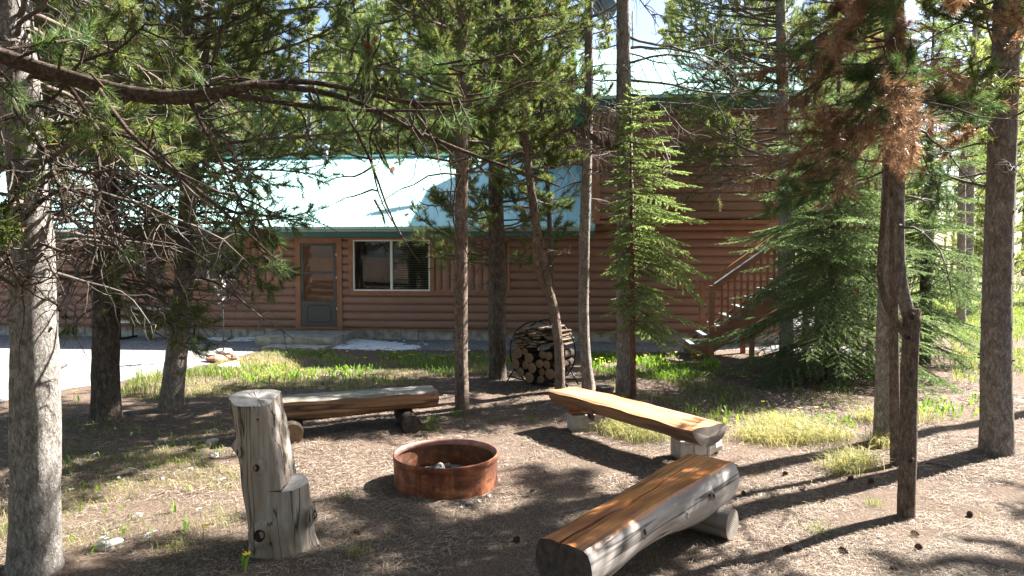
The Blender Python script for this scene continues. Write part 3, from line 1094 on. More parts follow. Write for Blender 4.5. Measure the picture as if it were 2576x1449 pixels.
snow([gp(838, 853), gp(905, 854), gp(1000, 862), gp(1062, 872), gp(1050, 880), gp(960, 882), gp(840, 878)], "thin leftover snow patch on the gravel below the window and beside the doorstep")
snow([gp(505, 843), gp(580, 838), gp(668, 840), gp(690, 848), gp(640, 858), gp(560, 860), gp(515, 852)], "thin leftover snow patch on the gravel between the picnic table and the doorstep")

# ------------------------------------------------------------------ picnic table
px0, px1 = 340, 524
c0 = gp((px0 + px1) / 2, 846)
tb = empty("picnic_table", (c0[0], c0[1] - .1, 0), "pale topped folding picnic table with dark metal legs on the gravel", "picnic table", rz=-HA)
half = (px1 - px0) / 2 / FPX * c0[1]
g = Geo()
g.box(-half, half, -.38, .38, .70, .745)
g.build("table_top", M['resin'], tb)
for yy in (-.72, .72):
    g = Geo()
    g.box(-half, half, yy - .13, yy + .13, .42, .455)
    g.build("bench_seat", M['resin'], tb)
for xx in (-half + .12, half - .12):
    g = Geo()
    g.tube([(xx, -.2, .69), (xx, -.26, .02)], .02, 8)
    g.tube([(xx, .2, .69), (xx, .26, .02)], .02, 8)
    g.tube([(xx, -.72, .41), (xx, -.72, .03), (xx, .72, .03), (xx, .72, .41)], .022, 8)
    g.tube([(xx, -.24, .3), (xx, .24, .3)], .015, 8)
    g.build("leg_frame", M['metal_dark'], tb)

# ------------------------------------------------------------------ pole with an ornament, rocks round its foot
pb = gp(563, 905)
pole = empty("garden_pole", pb, "thin metal garden pole carrying a cluster of pale petal shapes", "garden ornament")
zt = at(561, 745, pb[1])[2]
g = Geo()
g.tube([(0, 0, 0), (0, 0, zt)], .011, 8)
g.build("pole", M['metal_dark'], pole)
g = Geo()
for k in range(26):
    th, ph = rng.uniform(0, 6.28), rng.uniform(-.9, 1.2)
    dv = np.array([math.cos(th) * math.cos(ph), math.sin(th) * math.cos(ph), math.sin(ph)])
    p = np.array([rng.normal(0, .05), rng.normal(0, .04), zt + .08 + rng.normal(0, .09)]) + dv * .04
    s = np.cross(dv, [0, 0, 1.]) + 1e-6
    s /= np.linalg.norm(s)
    n_ = np.cross(s, dv)
    L, w = rng.uniform(.08, .17), rng.uniform(.025, .04)
    g.add([p, p + dv * L * .5 + s * w + n_ * .01, p + dv * L, p + dv * L * .5 - s * w + n_ * .01, p + dv * L * .5 - n_ * .012], [[0, 1, 4], [1, 2, 4], [2, 3, 4], [3, 0, 4], [0, 3, 2, 1]])
g.build("blossom", M['ornament'], pole)
g = Geo()
for k in range(16):
    th = rng.uniform(0, 6.28)
    z = zt + .22 + k * .012
    c = np.array([math.cos(th) * .05, math.sin(th) * .05, z])
    a = np.array([[0, 0, 1], [1, 0, 0], [0, 1, 0], [-1, 0, 0], [0, -1, 0], [0, 0, -1]]) * .035 + c
    g.add(a, [[0, 1, 2], [0, 2, 3], [0, 3, 4], [0, 4, 1], [5, 2, 1], [5, 3, 2], [5, 4, 3], [5, 1, 4]], 0, True)
g.build("bud", M['stone_pale'], pole)


def stone(name, loc, size, mat, label, cat="stone", group=None, flat=.6):
    g = Geo()
    n1, n2 = 12, 8
    v = []
    k = rng.uniform(0, 6.28, 6)
    for i in range(n2 + 1):
        ph = -math.pi / 2 + math.pi * i / n2
        for j in range(n1):
            th = 2 * math.pi * j / n1
            r = 1 + .16 * math.sin(2 * th + k[0] + ph) + .12 * math.sin(3 * th + k[1]) + .12 * math.sin(3 * ph + k[2] + th) + rng.normal(0, .03)
            v.append((size * r * math.cos(th) * math.cos(ph) ** .6 if math.cos(ph) > 0 else 0, size * .75 * r * math.sin(th) * max(0, math.cos(ph)) ** .6, size * flat * r * math.sin(ph)))
    f = [[i * n1 + j, i * n1 + (j + 1) % n1, (i + 1) * n1 + (j + 1) % n1, (i + 1) * n1 + j] for i in range(n2) for j in range(n1)]
    g.add(v, f, 0, False)
    o = g.build(name, mat, loc=tuple(loc))
    o.rotation_euler.z = rng.uniform(0, 6.28)
    return tag(o, label, cat, group)


gr = "stones round the garden pole"
stone("stone", gp(545, 910) + [0, 0, .05], .19, M['stone_red'], "reddish flat stone lowest in the small pile at the garden pole", group=gr, flat=.4)
stone("stone", gp(585, 908) + [0, 0, .04], .15, M['stone_red'], "small reddish stone beside the garden pole's foot", group=gr, flat=.45)
stone("stone", gp(565, 903) + [0, 0, .14], .17, M['stone_pale'], "pale stone on top of the small pile round the garden pole", group=gr, flat=.35)
stone("stone", gp(580, 925) + [0, 0, .03], .24, M['stone_pale'], "broad bleached flat stone in the grass before the garden pole", group=gr, flat=.25)

# ------------------------------------------------------------------ fire ring
rc = gp(1119, 1262)
RR = .455
rc = np.array([gp(1119, 1200)[0], rc[1] + RR, 0])
rc[0] = (1119 - CX) / FPX * rc[1]
ring_ = empty("fire_ring", rc, "round rusty steel fire ring in the middle of the clearing", "fire ring")
H = .275


def lathe(g, prof, n=72, mat=0, wob=.004, smooth=True, flip=False):
    v = []
    for (r, z) in prof:
        for k in range(n):
            th = 2 * math.pi * k / n
            w = 1 + wob * (math.sin(3 * th + .6) + .6 * math.sin(5 * th)) + (.012 * math.exp(-((th - 4.3) / .22) ** 2) * math.sin(z * 16) - .014 * math.exp(-((th - 5.2) / .16) ** 2) * math.sin(max(0, z) * 11)) * (wob > 0)
            v.append((r * w * math.cos(th), r * w * math.sin(th), z))
    f = [[i * n + k, i * n + (k + 1) % n, (i + 1) * n + (k + 1) % n, (i + 1) * n + k] for i in range(len(prof) - 1) for k in range(n)]
    if flip:
        f = [q[::-1] for q in f]
    g.add(v, f, mat, smooth)


g = Geo()
lathe(g, [(RR, -.03), (RR, .03), (RR - .004, .12), (RR, .2), (RR - .001, H - .05), (RR + .004, H - .044), (RR + .004, H - .006), (RR + .001, H), (RR - .004, H)])
g.build("ring_wall", M['rust'], ring_)
g = Geo()
lathe(g, [(RR - .009, -.03), (RR - .011, .1), (RR - .009, H - .045)], flip=True)
g.build("ring_inside", M['rust_in'], ring_)
g = Geo()
lathe(g, [(RR - .004, H - .001), (RR - .010, H - .004), (RR - .022, H - .05), (RR - .010, H - .054)])
g.build("rim", M['rust_rim'], ring_)
g = Geo()
th = math.radians(247)
for s in (-1,):
    c, s_ = math.cos(th), math.sin(th)
    v = []
    for r in (RR + .001, RR + .009):
        for dt in (-.02, .02):
            for z in (0, H - .055):
                v.append((r * math.cos(th + dt), r * math.sin(th + dt), z))
    g.add(v, [[0, 1, 3, 2], [4, 6, 7, 5], [0, 4, 5, 1], [2, 3, 7, 6], [1, 5, 7, 3]])
g.build("seam", M['rust'], ring_)
# ash bed
g = Geo()
nr, na = 8, 36
v = [(0, 0, .05)]
for a in range(1, nr + 1):
    for b in range(na):
        r = (RR - .012) * a / nr
        th = 2 * math.pi * b / na
        v.append((r * math.cos(th), r * math.sin(th), .03 + .025 * (1 - (a / nr) ** 2) + rng.normal(0, .006)))
f = [[0, 1 + b, 1 + (b + 1) % na] for b in range(na)]
g.add(v, f, 0, True)
g.f.append((np.array([[1 + (a - 1) * na + b, 1 + a * na + b, 1 + a * na + (b + 1) % na, 1 + (a - 1) * na + (b + 1) % na] for a in range(1, nr) for b in range(na)]), 0, True))
tag(g.build("ash", M['ash'], loc=tuple(rc)), kind='stuff')


def log_mesh(g, p0, p1, r, sides=14, m_side=0, m_end=1, amp=.06, r1=None):
    """a round log between two points, ends facing out, slightly irregular"""
    p0, p1 = np.array(p0, float), np.array(p1, float)
    d = p1 - p0
    L = np.linalg.norm(d)
    d /= L
    ref = np.array([0, 0, 1.]) if abs(d[2]) < .8 else np.array([1., 0, 0])
    a = np.cross(d, ref)
    a /= np.linalg.norm(a)
    b = np.cross(a, d)
    ph = rng.uniform(0, 6.28, 4)
    nr_ = 7
    v = []
    for k in range(nr_):
        rr = r + ((r1 or r) - r) * k / (nr_ - 1)
        for q in range(sides):
            th = 2 * math.pi * q / sides
            w = rr * (1 + amp * (math.sin(2 * th + ph[0]) + .6 * math.sin(3 * th + ph[1] + k * .5)) + rng.normal(0, amp * .15))
            v.append(p0 + d * L * k / (nr_ - 1) + (a * math.cos(th) + b * math.sin(th)) * w)
    f = [[k * sides + q, k * sides + (q + 1) % sides, (k + 1) * sides + (q + 1) % sides, (k + 1) * sides + q] for k in range(nr_ - 1) for q in range(sides)]
    n0 = g.n
    g.add(v, f, m_side, True)
    # end faces as their own fans
    for k, rev in ((0, False), (nr_ - 1, True)):
        ringv = v[k * sides:(k + 1) * sides]
        c = np.mean(ringv, 0)
        ff = [[0, 1 + (q + 1) % sides, 1 + q] if not rev else [0, 1 + q, 1 + (q + 1) % sides] for q in range(sides)]
        g.add([c] + list(ringv), ff, m_end, False)


stone("charred_chunk", (rc[0] - .05, rc[1] - .03, .10), .085, M['char'], "whitish chunk of charred wood in the middle of the fire ring", "firewood", flat=.75)
stone("charred_chunk", (rc[0] + .08, rc[1] + .06, .075), .05, M['knot'], "small black lump of charcoal just behind the whitish charred chunk", "firewood", flat=.7)
for k, (x0, y0, x1, y1, r_c, lab) in enumerate(((-.25, .12, .02, .2, .03, "thin blackened stick lying across the ash toward the ring's back"), (.08, .12, .28, -.02, .026, "short blackened stick beside the pale stone in the ash"))):
    g = Geo()
    log_mesh(g, (x0, y0, .07), (x1, y1, .09), r_c, 8, amp=.2)
    tag(g.build("charred_stick", [M['knot'], M['knot']], loc=(rc[0], rc[1], 0)), lab, "firewood")
stone("stone", (rc[0] + .17, rc[1] - .05, .09), .045, M['stone_pale'], "small pale stone among the ashes inside the fire ring")
for k, (x, y, s) in enumerate([(1148, 1272, .025), (1180, 1268, .03), (1205, 1263, .022), (1160, 1280, .02), (1230, 1250, .02)]):
    stone("pebble", gp(x, y) + [0, 0, .008], s, M['stone_pale'], "small pale pebble on the needles along the fire ring's sunny front edge", "pebble", "pebbles along the fire ring")

# ------------------------------------------------------------------ half log benches
def half_log(g, L, w0, w1, hdep, n=44, m=22, crack=None, amp=.02, chord=.72, mats=(0, 1, 2), seed=0, circ=None, sq=.9):
    """flat-topped log along local x, top at z=0; chord = how far the belly overhangs the flat top"""
    r_ = np.random.default_rng(seed)
    ph = r_.uniform(0, 6.28, 12)
    rows, tops = [], 13
    cs = [-.5, -.44, -.36, -.26, -.16, -.06, -.028, 0.0, .028, .1, .2, .32, .5] if crack else list(np.linspace(-.5, .5, tops))
    for k in range(n):
        t = k / (n - 1)
        w = (w0 + (w1 - w0) * t) * (1 + amp * 1.3 * math.sin(3.1 * t * 3 + ph[0]) + amp * math.sin(8.3 * t + ph[1]))
        sh = amp * .5 * math.sin(4 * t + ph[2])
        x = (t - .5) * L
        row = []
        for q, c in enumerate(cs):
            y, z = c * w + sh, .004 * math.sin(5 * t + q + ph[3]) - (.012 + .006 * math.sin(23 * t + q)) * (abs(c) == .5)
            if crack and q in (6, 7, 8):
                off = crack['y'] * w + .012 * math.sin(9 * t + ph[4]) + .006 * math.sin(31 * t)
                open_ = crack['w'] * (1 - .8 * abs(t - crack['c']) ** 1.5)
                y = sh + off + (q - 7) * max(.002, open_)
                if q == 7:
                    z = -max(.01, open_ * 3.2)
            row.append((x, y, z))
        if circ:
            R_ = w * .5 * circ * (1 + .02 * math.sin(6 * t + ph[5]))
            h_ = math.sqrt(max(1e-6, R_ * R_ - w * w * .25))
            p0_ = math.asin(h_ / R_)
        for q in range(1, m):
            s = q / m
            if circ:
                th = p0_ - (math.pi + 2 * p0_) * s
                rn = 1 + amp * min(1, 6 * s, 6 * (1 - s)) * (math.sin(3 * th + 4 * t + ph[6]) + .7 * math.sin(7 * t + 2 * th + ph[7]) + .4 * math.sin(19 * t + 5 * th + ph[8]))
                row.append((x, R_ * rn * math.cos(th) + sh, -h_ + R_ * rn * math.sin(th)))
                continue
            th = math.pi * s
            ex = math.cos(th)
            hw_ = w * .5 * (1 + chord * math.sin(th) ** .5 * .12)
            yy = hw_ * (abs(ex) ** sq) * (1 if ex > 0 else -1)
            zz = -hdep * (1 + .06 * math.sin(5 * t + ph[5])) * math.sin(th) ** sq
            rn = 1 + amp * (math.sin(3 * th + 4 * t + ph[6]) + .7 * math.sin(7 * t + 2 * th + ph[7]) + .5 * math.sin(19 * t + 5 * th + ph[8]))
            row.append((x + .01 * math.sin(th * 3 + ph[9]) * (k in (0, n - 1)), yy * rn + sh, zz * rn))
        rows.append(row)
    C = len(rows[0])
    nt_ = len(cs)
    v = [p for r in rows for p in r]
    ft, fs = [], []
    for k in range(n - 1):
        for q in range(C):
            q2 = (q + 1) % C
            f = [k * C + q, (k + 1) * C + q, (k + 1) * C + q2, k * C + q2]
            (ft if q < nt_ - 1 else fs).append(f)
    # separate copies so that the flat top keeps a sharp edge
    g.add(v, ft, mats[0], False)
    g.add(v, fs, mats[1], True)
    for k, rev in ((0, False), (n - 1, True)):
        r = rows[k]
        c = np.mean(r, 0) + [0, 0, -.02]
        f = [[0, 1 + q, 1 + (q + 1) % C] if not rev else [0, 1 + (q + 1) % C, 1 + q] for q in range(C)]
        g.add([c] + r, f, mats[2], False)


def knot(parent, loc, r, nrm, mat=None, name="knot"):
    """a raised ring of wood round a dark hole"""
    g = Geo()
    n_ = Vector(nrm).normalized()
    q = n_.to_track_quat('Z', 'Y').to_matrix()
    prof = [(1.9, -.5), (1.4, -.16), (1.05, .0), (.85, -.02), (.7, -.14), (.3, -.22), (0.02, -.12)]
    v = []
    for pr, pz in prof:
        for k in range(14):
            th = 2 * math.pi * k / 14
            rr = r * pr * (1 + .1 * math.sin(2 * th + 1) + rng.normal(0, .03))
            p = q @ Vector((rr * math.cos(th), rr * 1.25 * math.sin(th), r * pz))
            v.append(tuple(Vector(loc) + p))
    f = [[i * 14 + k, i * 14 + (k + 1) % 14, (i + 1) * 14 + (k + 1) % 14, (i + 1) * 14 + k] for i in range(len(prof) - 1) for k in range(14)]
    g.add(v, f[:14 * 3], 0, True)
    g.add(v, f[14 * 3:], 1, True)
    return g.build(name, [mat or M['log_grey'], M['knot']], parent)


def bench_frame(nl, nr, fl, fr, z):
    """near-left, near-right, far-left, far-right pixel corners of a flat top at height z"""
    P = [gp(*q, z) for q in (nl, nr, fl, fr)]
    n_, f_ = (P[0] + P[1]) / 2, (P[2] + P[3]) / 2
    d = f_ - n_
    c = (n_ + f_) / 2
    wn = np.linalg.norm(P[0] - P[1])
    wf = np.linalg.norm(P[2] - P[3])
    return c, math.atan2(d[1], d[0]), np.linalg.norm(d), wn, wf


def support(parent, x, r, length, bottom, top, mats, y0=0.0, name="support_log"):
    g = Geo()
    log_mesh(g, (x, -length / 2 + y0, -bottom + r), (x + .02, length / 2 + y0, -bottom + r), r, 16, amp=.03)
    return g.build(name, mats, parent)


# near bench: orange top, split along its length
zC = .47
c, az, L, wn, wf = bench_frame((1361, 1349), (1466, 1386), (1733, 1138), (1846, 1164), zC)
bC = empty("log_bench", c, "bench of one thick half log with glossy orange top split by a long crack", "bench", rz=az)
g = Geo()
half_log(g, L, wn * 1.0, wf * .98, .3, crack={'y': .06, 'w': .014, 'c': .05}, seed=3, circ=1.24, amp=.02, m=30)
g.build("seat", [M['seat_orange'], M['log_grey'], M['end_dark']], bC)
support(bC, L * .36, .108, .54, zC, 0, [M['log_old'], M['cut_grey']], -.01)
support(bC, -L * .36, .10, .8, zC, 0, [M['log_old'], M['cut_grey']], -.1)
for (x, y, z, r) in ((-.42, -.190, -.075, .022), (-.74, -.172, -.06, .022), (.1, -.222, -.12, .016), (.48, -.238, -.10, .02)):
    knot(bC, (x, y, z), r * .8, (0, -1, .35), M['log_old'])

# middle bench on concrete blocks
zB = .44
c, az, L, wn, wf = bench_frame((1754, 1082), (1820, 1061), (1386, 984), (1446, 970), zB)
bB = empty("log_bench", c, "long half log bench with sunny pale top set on concrete blocks", "bench", rz=az)
g = Geo()
half_log(g, L, max(wn, .4), max(wf, .4), .185, seed=8, chord=.1, amp=.026, sq=.95)
g.build("seat", [M['seat_pale'], M['log_brown'], M['cut_grey']], bB)
for (x, y, z, r) in ((.35, .22, -.16, .03),):
    knot(bB, (x, y, z), r, (0, 1, -.3), M['log_brown'])
azB, cB = az, c


def block(px, py, rz, label, w=.4, d=.2, h=.2):
    p = gp(px, py)
    g = Geo()
    t_ = .035
    # hollow block lying on its side: two cores run through its width
    for (x0, x1) in ((-w / 2, -w / 2 + t_), (-t_ / 2, t_ / 2), (w / 2 - t_, w / 2)):
        g.box(x0, x1, -d / 2, d / 2, t_ + .001, h - t_ - .001)
    g.box(-w / 2, w / 2, -d / 2, d / 2, 0, t_)
    g.box(-w / 2, w / 2, -d / 2, d / 2, h - t_, h)
    g.box(-w / 2 + t_ + .001, w / 2 - t_ - .001, -d / 2 + .012, -d / 2 + .03, t_ + .002, h - t_ - .002)
    o = g.build("concrete_block", M['concrete'], loc=(p[0], p[1], float(gz(p[0], p[1])) - .01))
    o.rotation_euler.z = rz
    m = o.modifiers.new("soft", 'BEVEL')
    m.width = .008
    m.segments = 2
    return tag(o, label, "concrete block", "concrete blocks under the pale bench"), p


kx = math.radians(16)
_, pA = block(1476, 1078, kx, "pale concrete block under the shaded end of the pale bench", w=.42)
_, pB = block(1737, 1150, kx, "concrete block half hidden by the orange bench, under the pale bench's sunny end", w=.34)
for nm, pp, dx, dy, z0, w, d, h, rz, lab, mt in (
        ("wooden_shim", pA, -.02, 0, .195, .40, .14, .03, .28, "flat reddish board on the pale concrete block under the shaded bench end", 'shim'),
        ("wooden_shim", pA, -.12, -.02, .228, .16, .12, .05, .45, "short thick wood offcut on top of the shim board at the shaded bench end", 'shim'),
        ("wooden_shim", pB, 0.0, 0, .195, .36, .14, .028, .25, "flat board on the concrete block next to the orange bench", 'shim'),
        ("wooden_shim", pB, -.06, -.03, .226, .22, .12, .035, -.05, "thick reddish offcut wedged between board and bench next to the orange bench", 'shim')):
    g = Geo()
    g.box(-w / 2, w / 2, -d / 2, d / 2, 0, h)
    o = g.build(nm, M[mt], loc=(pp[0] + dx, pp[1] + dy, z0))
    o.rotation_euler.z = rz
    tag(o, lab, "wood shim", "shims on the concrete blocks")
stone("stone", gp(1783, 1143) + [0, 0, .1], .13, M['stone_pale'], "rounded pale stone beneath the sunny end of the pale bench", flat=.8)

# far bench with greyed top
zA = .42
c, az, L, wn, wf = bench_frame((652, 1016), (636, 997), (1103, 985), (1082, 967.5), zA)
bA = empty("log_bench", c, "greyed half log bench resting on two round logs behind the tall stump", "bench", rz=az)
g = Geo()
half_log(g, L, .44, .44, .23, seed=21, chord=.3, amp=.024, sq=.55)
g.build("seat", [M['seat_greybrown'], M['log_brown'], M['log_brown']], bA)
xs_ = (1021 - CX) / FPX * 7.95
support(bA, L * .5 - .36, .108, .62, zA, 0, [M['log_bark'], M['end_dark']], -.12)
support(bA, -L * .5 + .36, .112, .62, zA, 0, [M['log_bark'], M['cut_end']], -.12)
for (x, y, z, r) in ((L * .47, -.22, -.05, .024), (0, -.225, -.07, .02), (-.3, -.225, -.13, .02)):
    knot(bA, (x, y, z), r, (0, -1, 0), M['log_brown'])

# ------------------------------------------------------------------ the stump with a seat cut into it
sp = gp(701, 1405)
sp[1] += .17
sp[0] = (701 - CX) / FPX * sp[1]
stp = empty("stump_chair", sp, "tall silvery weathered stump carved as a chair with a low seat", "stump chair")
HT, HS = 1.03, .455


def st_pt(z, th):
    t = z / HT
    cx = np.interp(z, [0, .25, .45, .75, HT], [0, -.022, -.045, -.085, -.14])
    a = np.interp(z, [0, .08, .25, .45, .75, HT], [.218, .208, .205, .212, .192, .188])
    b = np.interp(z, [0, .45, HT], [.2, .19, .18])
    r = 1 + .03 * math.sin(3 * th + 1 + 2 * z) + .02 * math.sin(7 * th + 3 * z) + .012 * math.sin(17 * th + 2 * math.sin(5 * z)) + .008 * math.sin(29 * th + 4 * z)
    r += .10 * math.exp(-z / .05) * (.5 + .5 * math.sin(5 * th + 1))
    for (z0, t0, am, sz, sth) in ((.70, math.pi - .1, .42, .062, .33), (.19, -1.75, .2, .08, .3), (.24, -.15, .30, .06, .28), (.616, -1.7, .05, .06, .22), (.70, -2.45, .05, .06, .2)):
        dt = (th - t0 + math.pi) % (2 * math.pi) - math.pi
        r += am * math.exp(-((z - z0) / sz) ** 2 - (dt / sth) ** 2)
    return np.array([cx + a * r * math.cos(th), b * r * math.sin(th), z])


def cutx(z):
    return np.interp(z, [HS, .7, HT], [.045, .01, -.045])


NA = 96
ths = [2 * math.pi * k / NA for k in range(NA)]
zs_low = list(np.linspace(-.04, HS, 30))
zs_up = list(np.linspace(HS, HT, 40))
rows = [[st_pt(max(z, 0) if z > 0 else 0, th) * [1, 1, 0] + [0, 0, z + .012 * math.sin(2 * th) * (z > HS - .01)] for th in ths] for z in zs_low]
up = []
for z in zs_up:
    row = []
    for th in ths:
        p = st_pt(z, th)
        x = cutx(z) + .003 * math.sin(23 * z + 9 * p[1]) + .002 * math.sin(60 * z + 40 * p[1]) + rng.normal(0, .0015)
        if p[0] > x:
            p[0] = x
        if z == zs_up[-1]:
            p[2] += .035 * math.sin(th) - .02 * math.cos(th) + .01 * math.sin(2 * th + 1)
        row.append(p)
    up.append(row)
g = Geo()


def rowmesh(g, rows, mat, smooth=True):
    n_ = len(rows[0])
    v = [p for r in rows for p in r]
    g.add(v, [[i * n_ + k, i * n_ + (k + 1) % n_, (i + 1) * n_ + (k + 1) % n_, (i + 1) * n_ + k] for i in range(len(rows) - 1) for k in range(n_)], mat, smooth)


rowmesh(g, rows, 0)
rowmesh(g, up, 0)
g.build("trunk", [M['stump']], stp)
g = Geo()
rowmesh(g, [rows[-1], [np.array([p[0], p[1], q[2]]) for p, q in zip(up[0], rows[-1])]], 0, False)
g.build("seat", [M['stump_top']], stp)
g = Geo()
tp = up[-1]
cc = np.mean(tp, 0)
inner = [cc + (p - cc) * .5 + [0, 0, .004 * rng.normal()] for p in tp]
rowmesh(g, [tp, inner], 0, False)
g.add([cc] + inner, [[0, 1 + k, 1 + (k + 1) % NA] for k in range(NA)], 0, False)
g.build("backrest_top", [M['stump_top']], stp)
for (z, th, r) in ((.616, -1.70, .026), (.70, -2.45, .022), (.18, -1.79, .043), (.25, -.25, .03), (.93, -1.4, .009)):
    p = st_pt(z, th)
    p2 = st_pt(z, th + .01)
    n_ = np.array([p[0] * .9 + .05, p[1], 0])
    knot(stp, p + n_ / np.linalg.norm(n_) * .007, r, n_, M['stump'])

# small low stump behind the pale bench
q = gp(1520, 1000)
g = Geo()
log_mesh(g, (0, 0, -.05), (.01, 0, .16), .12, 16, amp=.08)
tag(g.build("tree_stump", [M['bark_dark'], M['cut_grey']], loc=tuple(q)), "small low cut stump between the pine trunks beyond the pale bench", "stump")

# ------------------------------------------------------------------ firewood rack
rk = gp(1366, 972)
rk[1] += .22
RA = math.radians(33)          # axis of the logs swings to the right going back
rack = empty("firewood_rack", (rk[0], rk[1], 0), "black steel hoop rack filled with firewood and scrap boards", "firewood rack", rz=-RA)
RK, RZC, RD = .49, .50, .17     # hoop radius, centre height, half depth
g = None
for yy in (-RD, RD):
    g = Geo()
    th = np.linspace(0, 2 * math.pi, 60)
    g.tube(np.stack([RK * np.cos(th), np.full(60, yy), RZC + RK * np.sin(th)], -1), .012, 8, cap=False)
    g.build("hoop", M['metal_black'], rack)
    for s in (-1, 1):
        g = Geo()
        g.tube([(s * RK * .82, yy, RZC - RK * .55), (s * RK * 1.12, yy, .01)], .012, 8)
        g.build("leg", M['metal_black'], rack)
    g = Geo()
    g.tube([(-RK * 1.06, yy, .1), (0, yy, .03), (RK * 1.06, yy, .1)], .012, 8)
    g.build("foot_bar", M['metal_black'], rack)
g = Geo()
for a in (-2.3, -1.9, -1.57, -1.2, -.8):
    g.tube([(RK * math.cos(a), -RD, RZC + RK * math.sin(a)), (RK * math.cos(a), RD, RZC + RK * math.sin(a))], .01, 6)
g.build("cross_bar", M['metal_black'], rack)
Mr = Matrix.Translation((rk[0], rk[1], 0)) @ Matrix.Rotation(-RA, 4, 'Z')
placed = []
row_z, tries = [], 0
r2 = np.random.default_rng(5)
while tries < 9000 and len(placed) < 34:
    tries += 1
    r = r2.uniform(.056, .088)
    x, z = r2.uniform(-.45, .45), r2.uniform(.05, .56)
    if math.hypot(x, z - RZC) + r > RK - .016:
        continue
    if z + r > .60:
        continue
    if all(math.hypot(x - a, z - b) > r + c * .995 for a, b, c in placed):
        # settle downwards
        for _ in range(60):
            nz_, ok = z - .006, True
            if math.hypot(x, nz_ - RZC) + r > RK - .016 or any(math.hypot(x - a, nz_ - b) < r + c for a, b, c in placed):
                for dx in (-.006, .006):
                    if math.hypot(x + dx, nz_ - RZC) + r < RK - .016 and all(math.hypot(x + dx - a, nz_ - b) > r + c for a, b, c in placed):
                        x += dx
                        z = nz_
                        break
                else:
                    break
            else:
                z = nz_
        placed.append((x, z, r))
for (x, z, r) in placed:
    g = Geo()
    e = r2.uniform(-.05, .05)
    log_mesh(g, (0, -.2, 0), (0, .2, 0), r, 14, amp=.04)
    p = Mr @ Vector((x, e, z))
    o = g.build("firewood_log", [M['log_bark'], M['cut_end']], loc=p)
    o.rotation_euler.z = -RA + r2.normal(0, .04)
    tag(o, "round sawn firewood log in the lower half of the black hoop rack", "firewood", "round logs in the firewood rack")
nb_ = 0
for lay in range(9):
    z = .615 + lay * .034
    hwid = (.46 - .02 * max(0, lay - 4)) if lay < 7 else .3
    x = -hwid + r2.uniform(-.06, .05)
    while x < hwid - .05:
        w = r2.uniform(.08, .15)
        if math.hypot(x + w / 2, z - RZC) < RK + .05 and r2.random() < .93:
            g = Geo()
            t_ = .012
            # tongue-and-groove profile at the cut end
            L2 = r2.uniform(.19, .27)
            g.box(-w / 2, w / 2, -L2, L2, -.013, .013)
            g.box(w / 2 + .0005, w / 2 + .012, -L2, L2, -.004, .004)
            p = Mr @ Vector((x + w / 2, r2.uniform(-.06, .06), z + (x + w / 2) * .10 + r2.uniform(-.003, .003)))
            o = g.build("scrap_board", M['board'] if r2.random() < .55 else M['board_grey'], loc=p)
            o.rotation_euler = (r2.normal(0, .03), -.10 + r2.normal(0, .05), -RA + r2.normal(0, .12))
            tag(o, "sawn scrap board piled on the logs in the black hoop rack", "board", "scrap boards in the firewood rack")
            nb_ += 1
        x += w + r2.uniform(.004, .02)
# ------------------------------------------------------------------ foliage templates
def unit(v):
    v = np.asarray(v, float)
    return v / (np.linalg.norm(v) + 1e-9)


def tuft(n, shoot, nl, w, lo_=22, hi_=75, r_=rng):
    """needles round the end of a shoot that points along +Z; tip of the shoot at the origin"""
    s = r_.uniform(0, 1, n) ** 0.8
    base = np.stack([np.zeros(n), np.zeros(n), -shoot * s], -1)
    ph = r_.uniform(0, 2 * math.pi, n)
    th = np.radians(r_.uniform(lo_, hi_, n))
    rad = np.stack([np.cos(ph), np.sin(ph), np.zeros(n)], -1)
    d = rad * np.sin(th)[:, None] + np.array([0, 0, 1.]) * np.cos(th)[:, None]
    L = nl * r_.uniform(.75, 1.15, n)
    side = np.cross(d, r_.normal(size=(n, 3)))
    side /= np.linalg.norm(side, axis=1)[:, None]
    tip = base + d * L[:, None]
    tip[:, 2] -= 0.0
    return np.stack([base - side * w / 2, base + side * w / 2, tip], 1)


def sprig(n, L, nl, w, r_=rng):
    """a flat-ish spruce twig along +Z, comb to +-X, some needles upward (+Y)"""
    s = (np.arange(n) + r_.uniform(0, 1, n)) / n * L
    base = np.stack([np.zeros(n), np.zeros(n), s], -1)
    ph = np.where(r_.random(n) < .5, r_.normal(0, .35, n) + np.where(r_.random(n) < .5, 0, math.pi), r_.uniform(0, 6.28, n))
    th = np.radians(r_.uniform(38, 68, n))
    rad = np.stack([np.cos(ph), np.sin(ph), np.zeros(n)], -1)
    d = rad * np.sin(th)[:, None] + np.array([0, 0, 1.]) * np.cos(th)[:, None]
    l = nl * r_.uniform(.8, 1.15, n) * (1 - .35 * (s / L))
    side = np.cross(d, r_.normal(size=(n, 3)))
    side /= np.linalg.norm(side, axis=1)[:, None]
    return np.stack([base - side * w / 2, base + side * w / 2, base + d * l[:, None]], 1)


def instance(tpls, P, D, S, U=None, r_=rng):
    P, D, S = np.asarray(P, float), np.asarray(D, float), np.asarray(S, float)
    if len(P) == 0:
        return np.zeros((0, 3, 3), np.float32)
    D = D / (np.linalg.norm(D, axis=1)[:, None] + 1e-9)
    if U is None:
        U = r_.normal(size=P.shape)
    X = np.cross(U, D)
    X /= np.linalg.norm(X, axis=1)[:, None] + 1e-9
    Y = np.cross(D, X)
    R = np.stack([X, Y, D], -1)
    which = r_.integers(0, len(tpls), len(P))
    out = []
    for t in range(len(tpls)):
        m = which == t
        if m.any():
            v = np.einsum('mij,nkj->mnki', R[m], tpls[t]) * S[m][:, None, None, None] + P[m][:, None, None, :]
            out.append(v.reshape(-1, 3, 3))
    return np.concatenate(out)


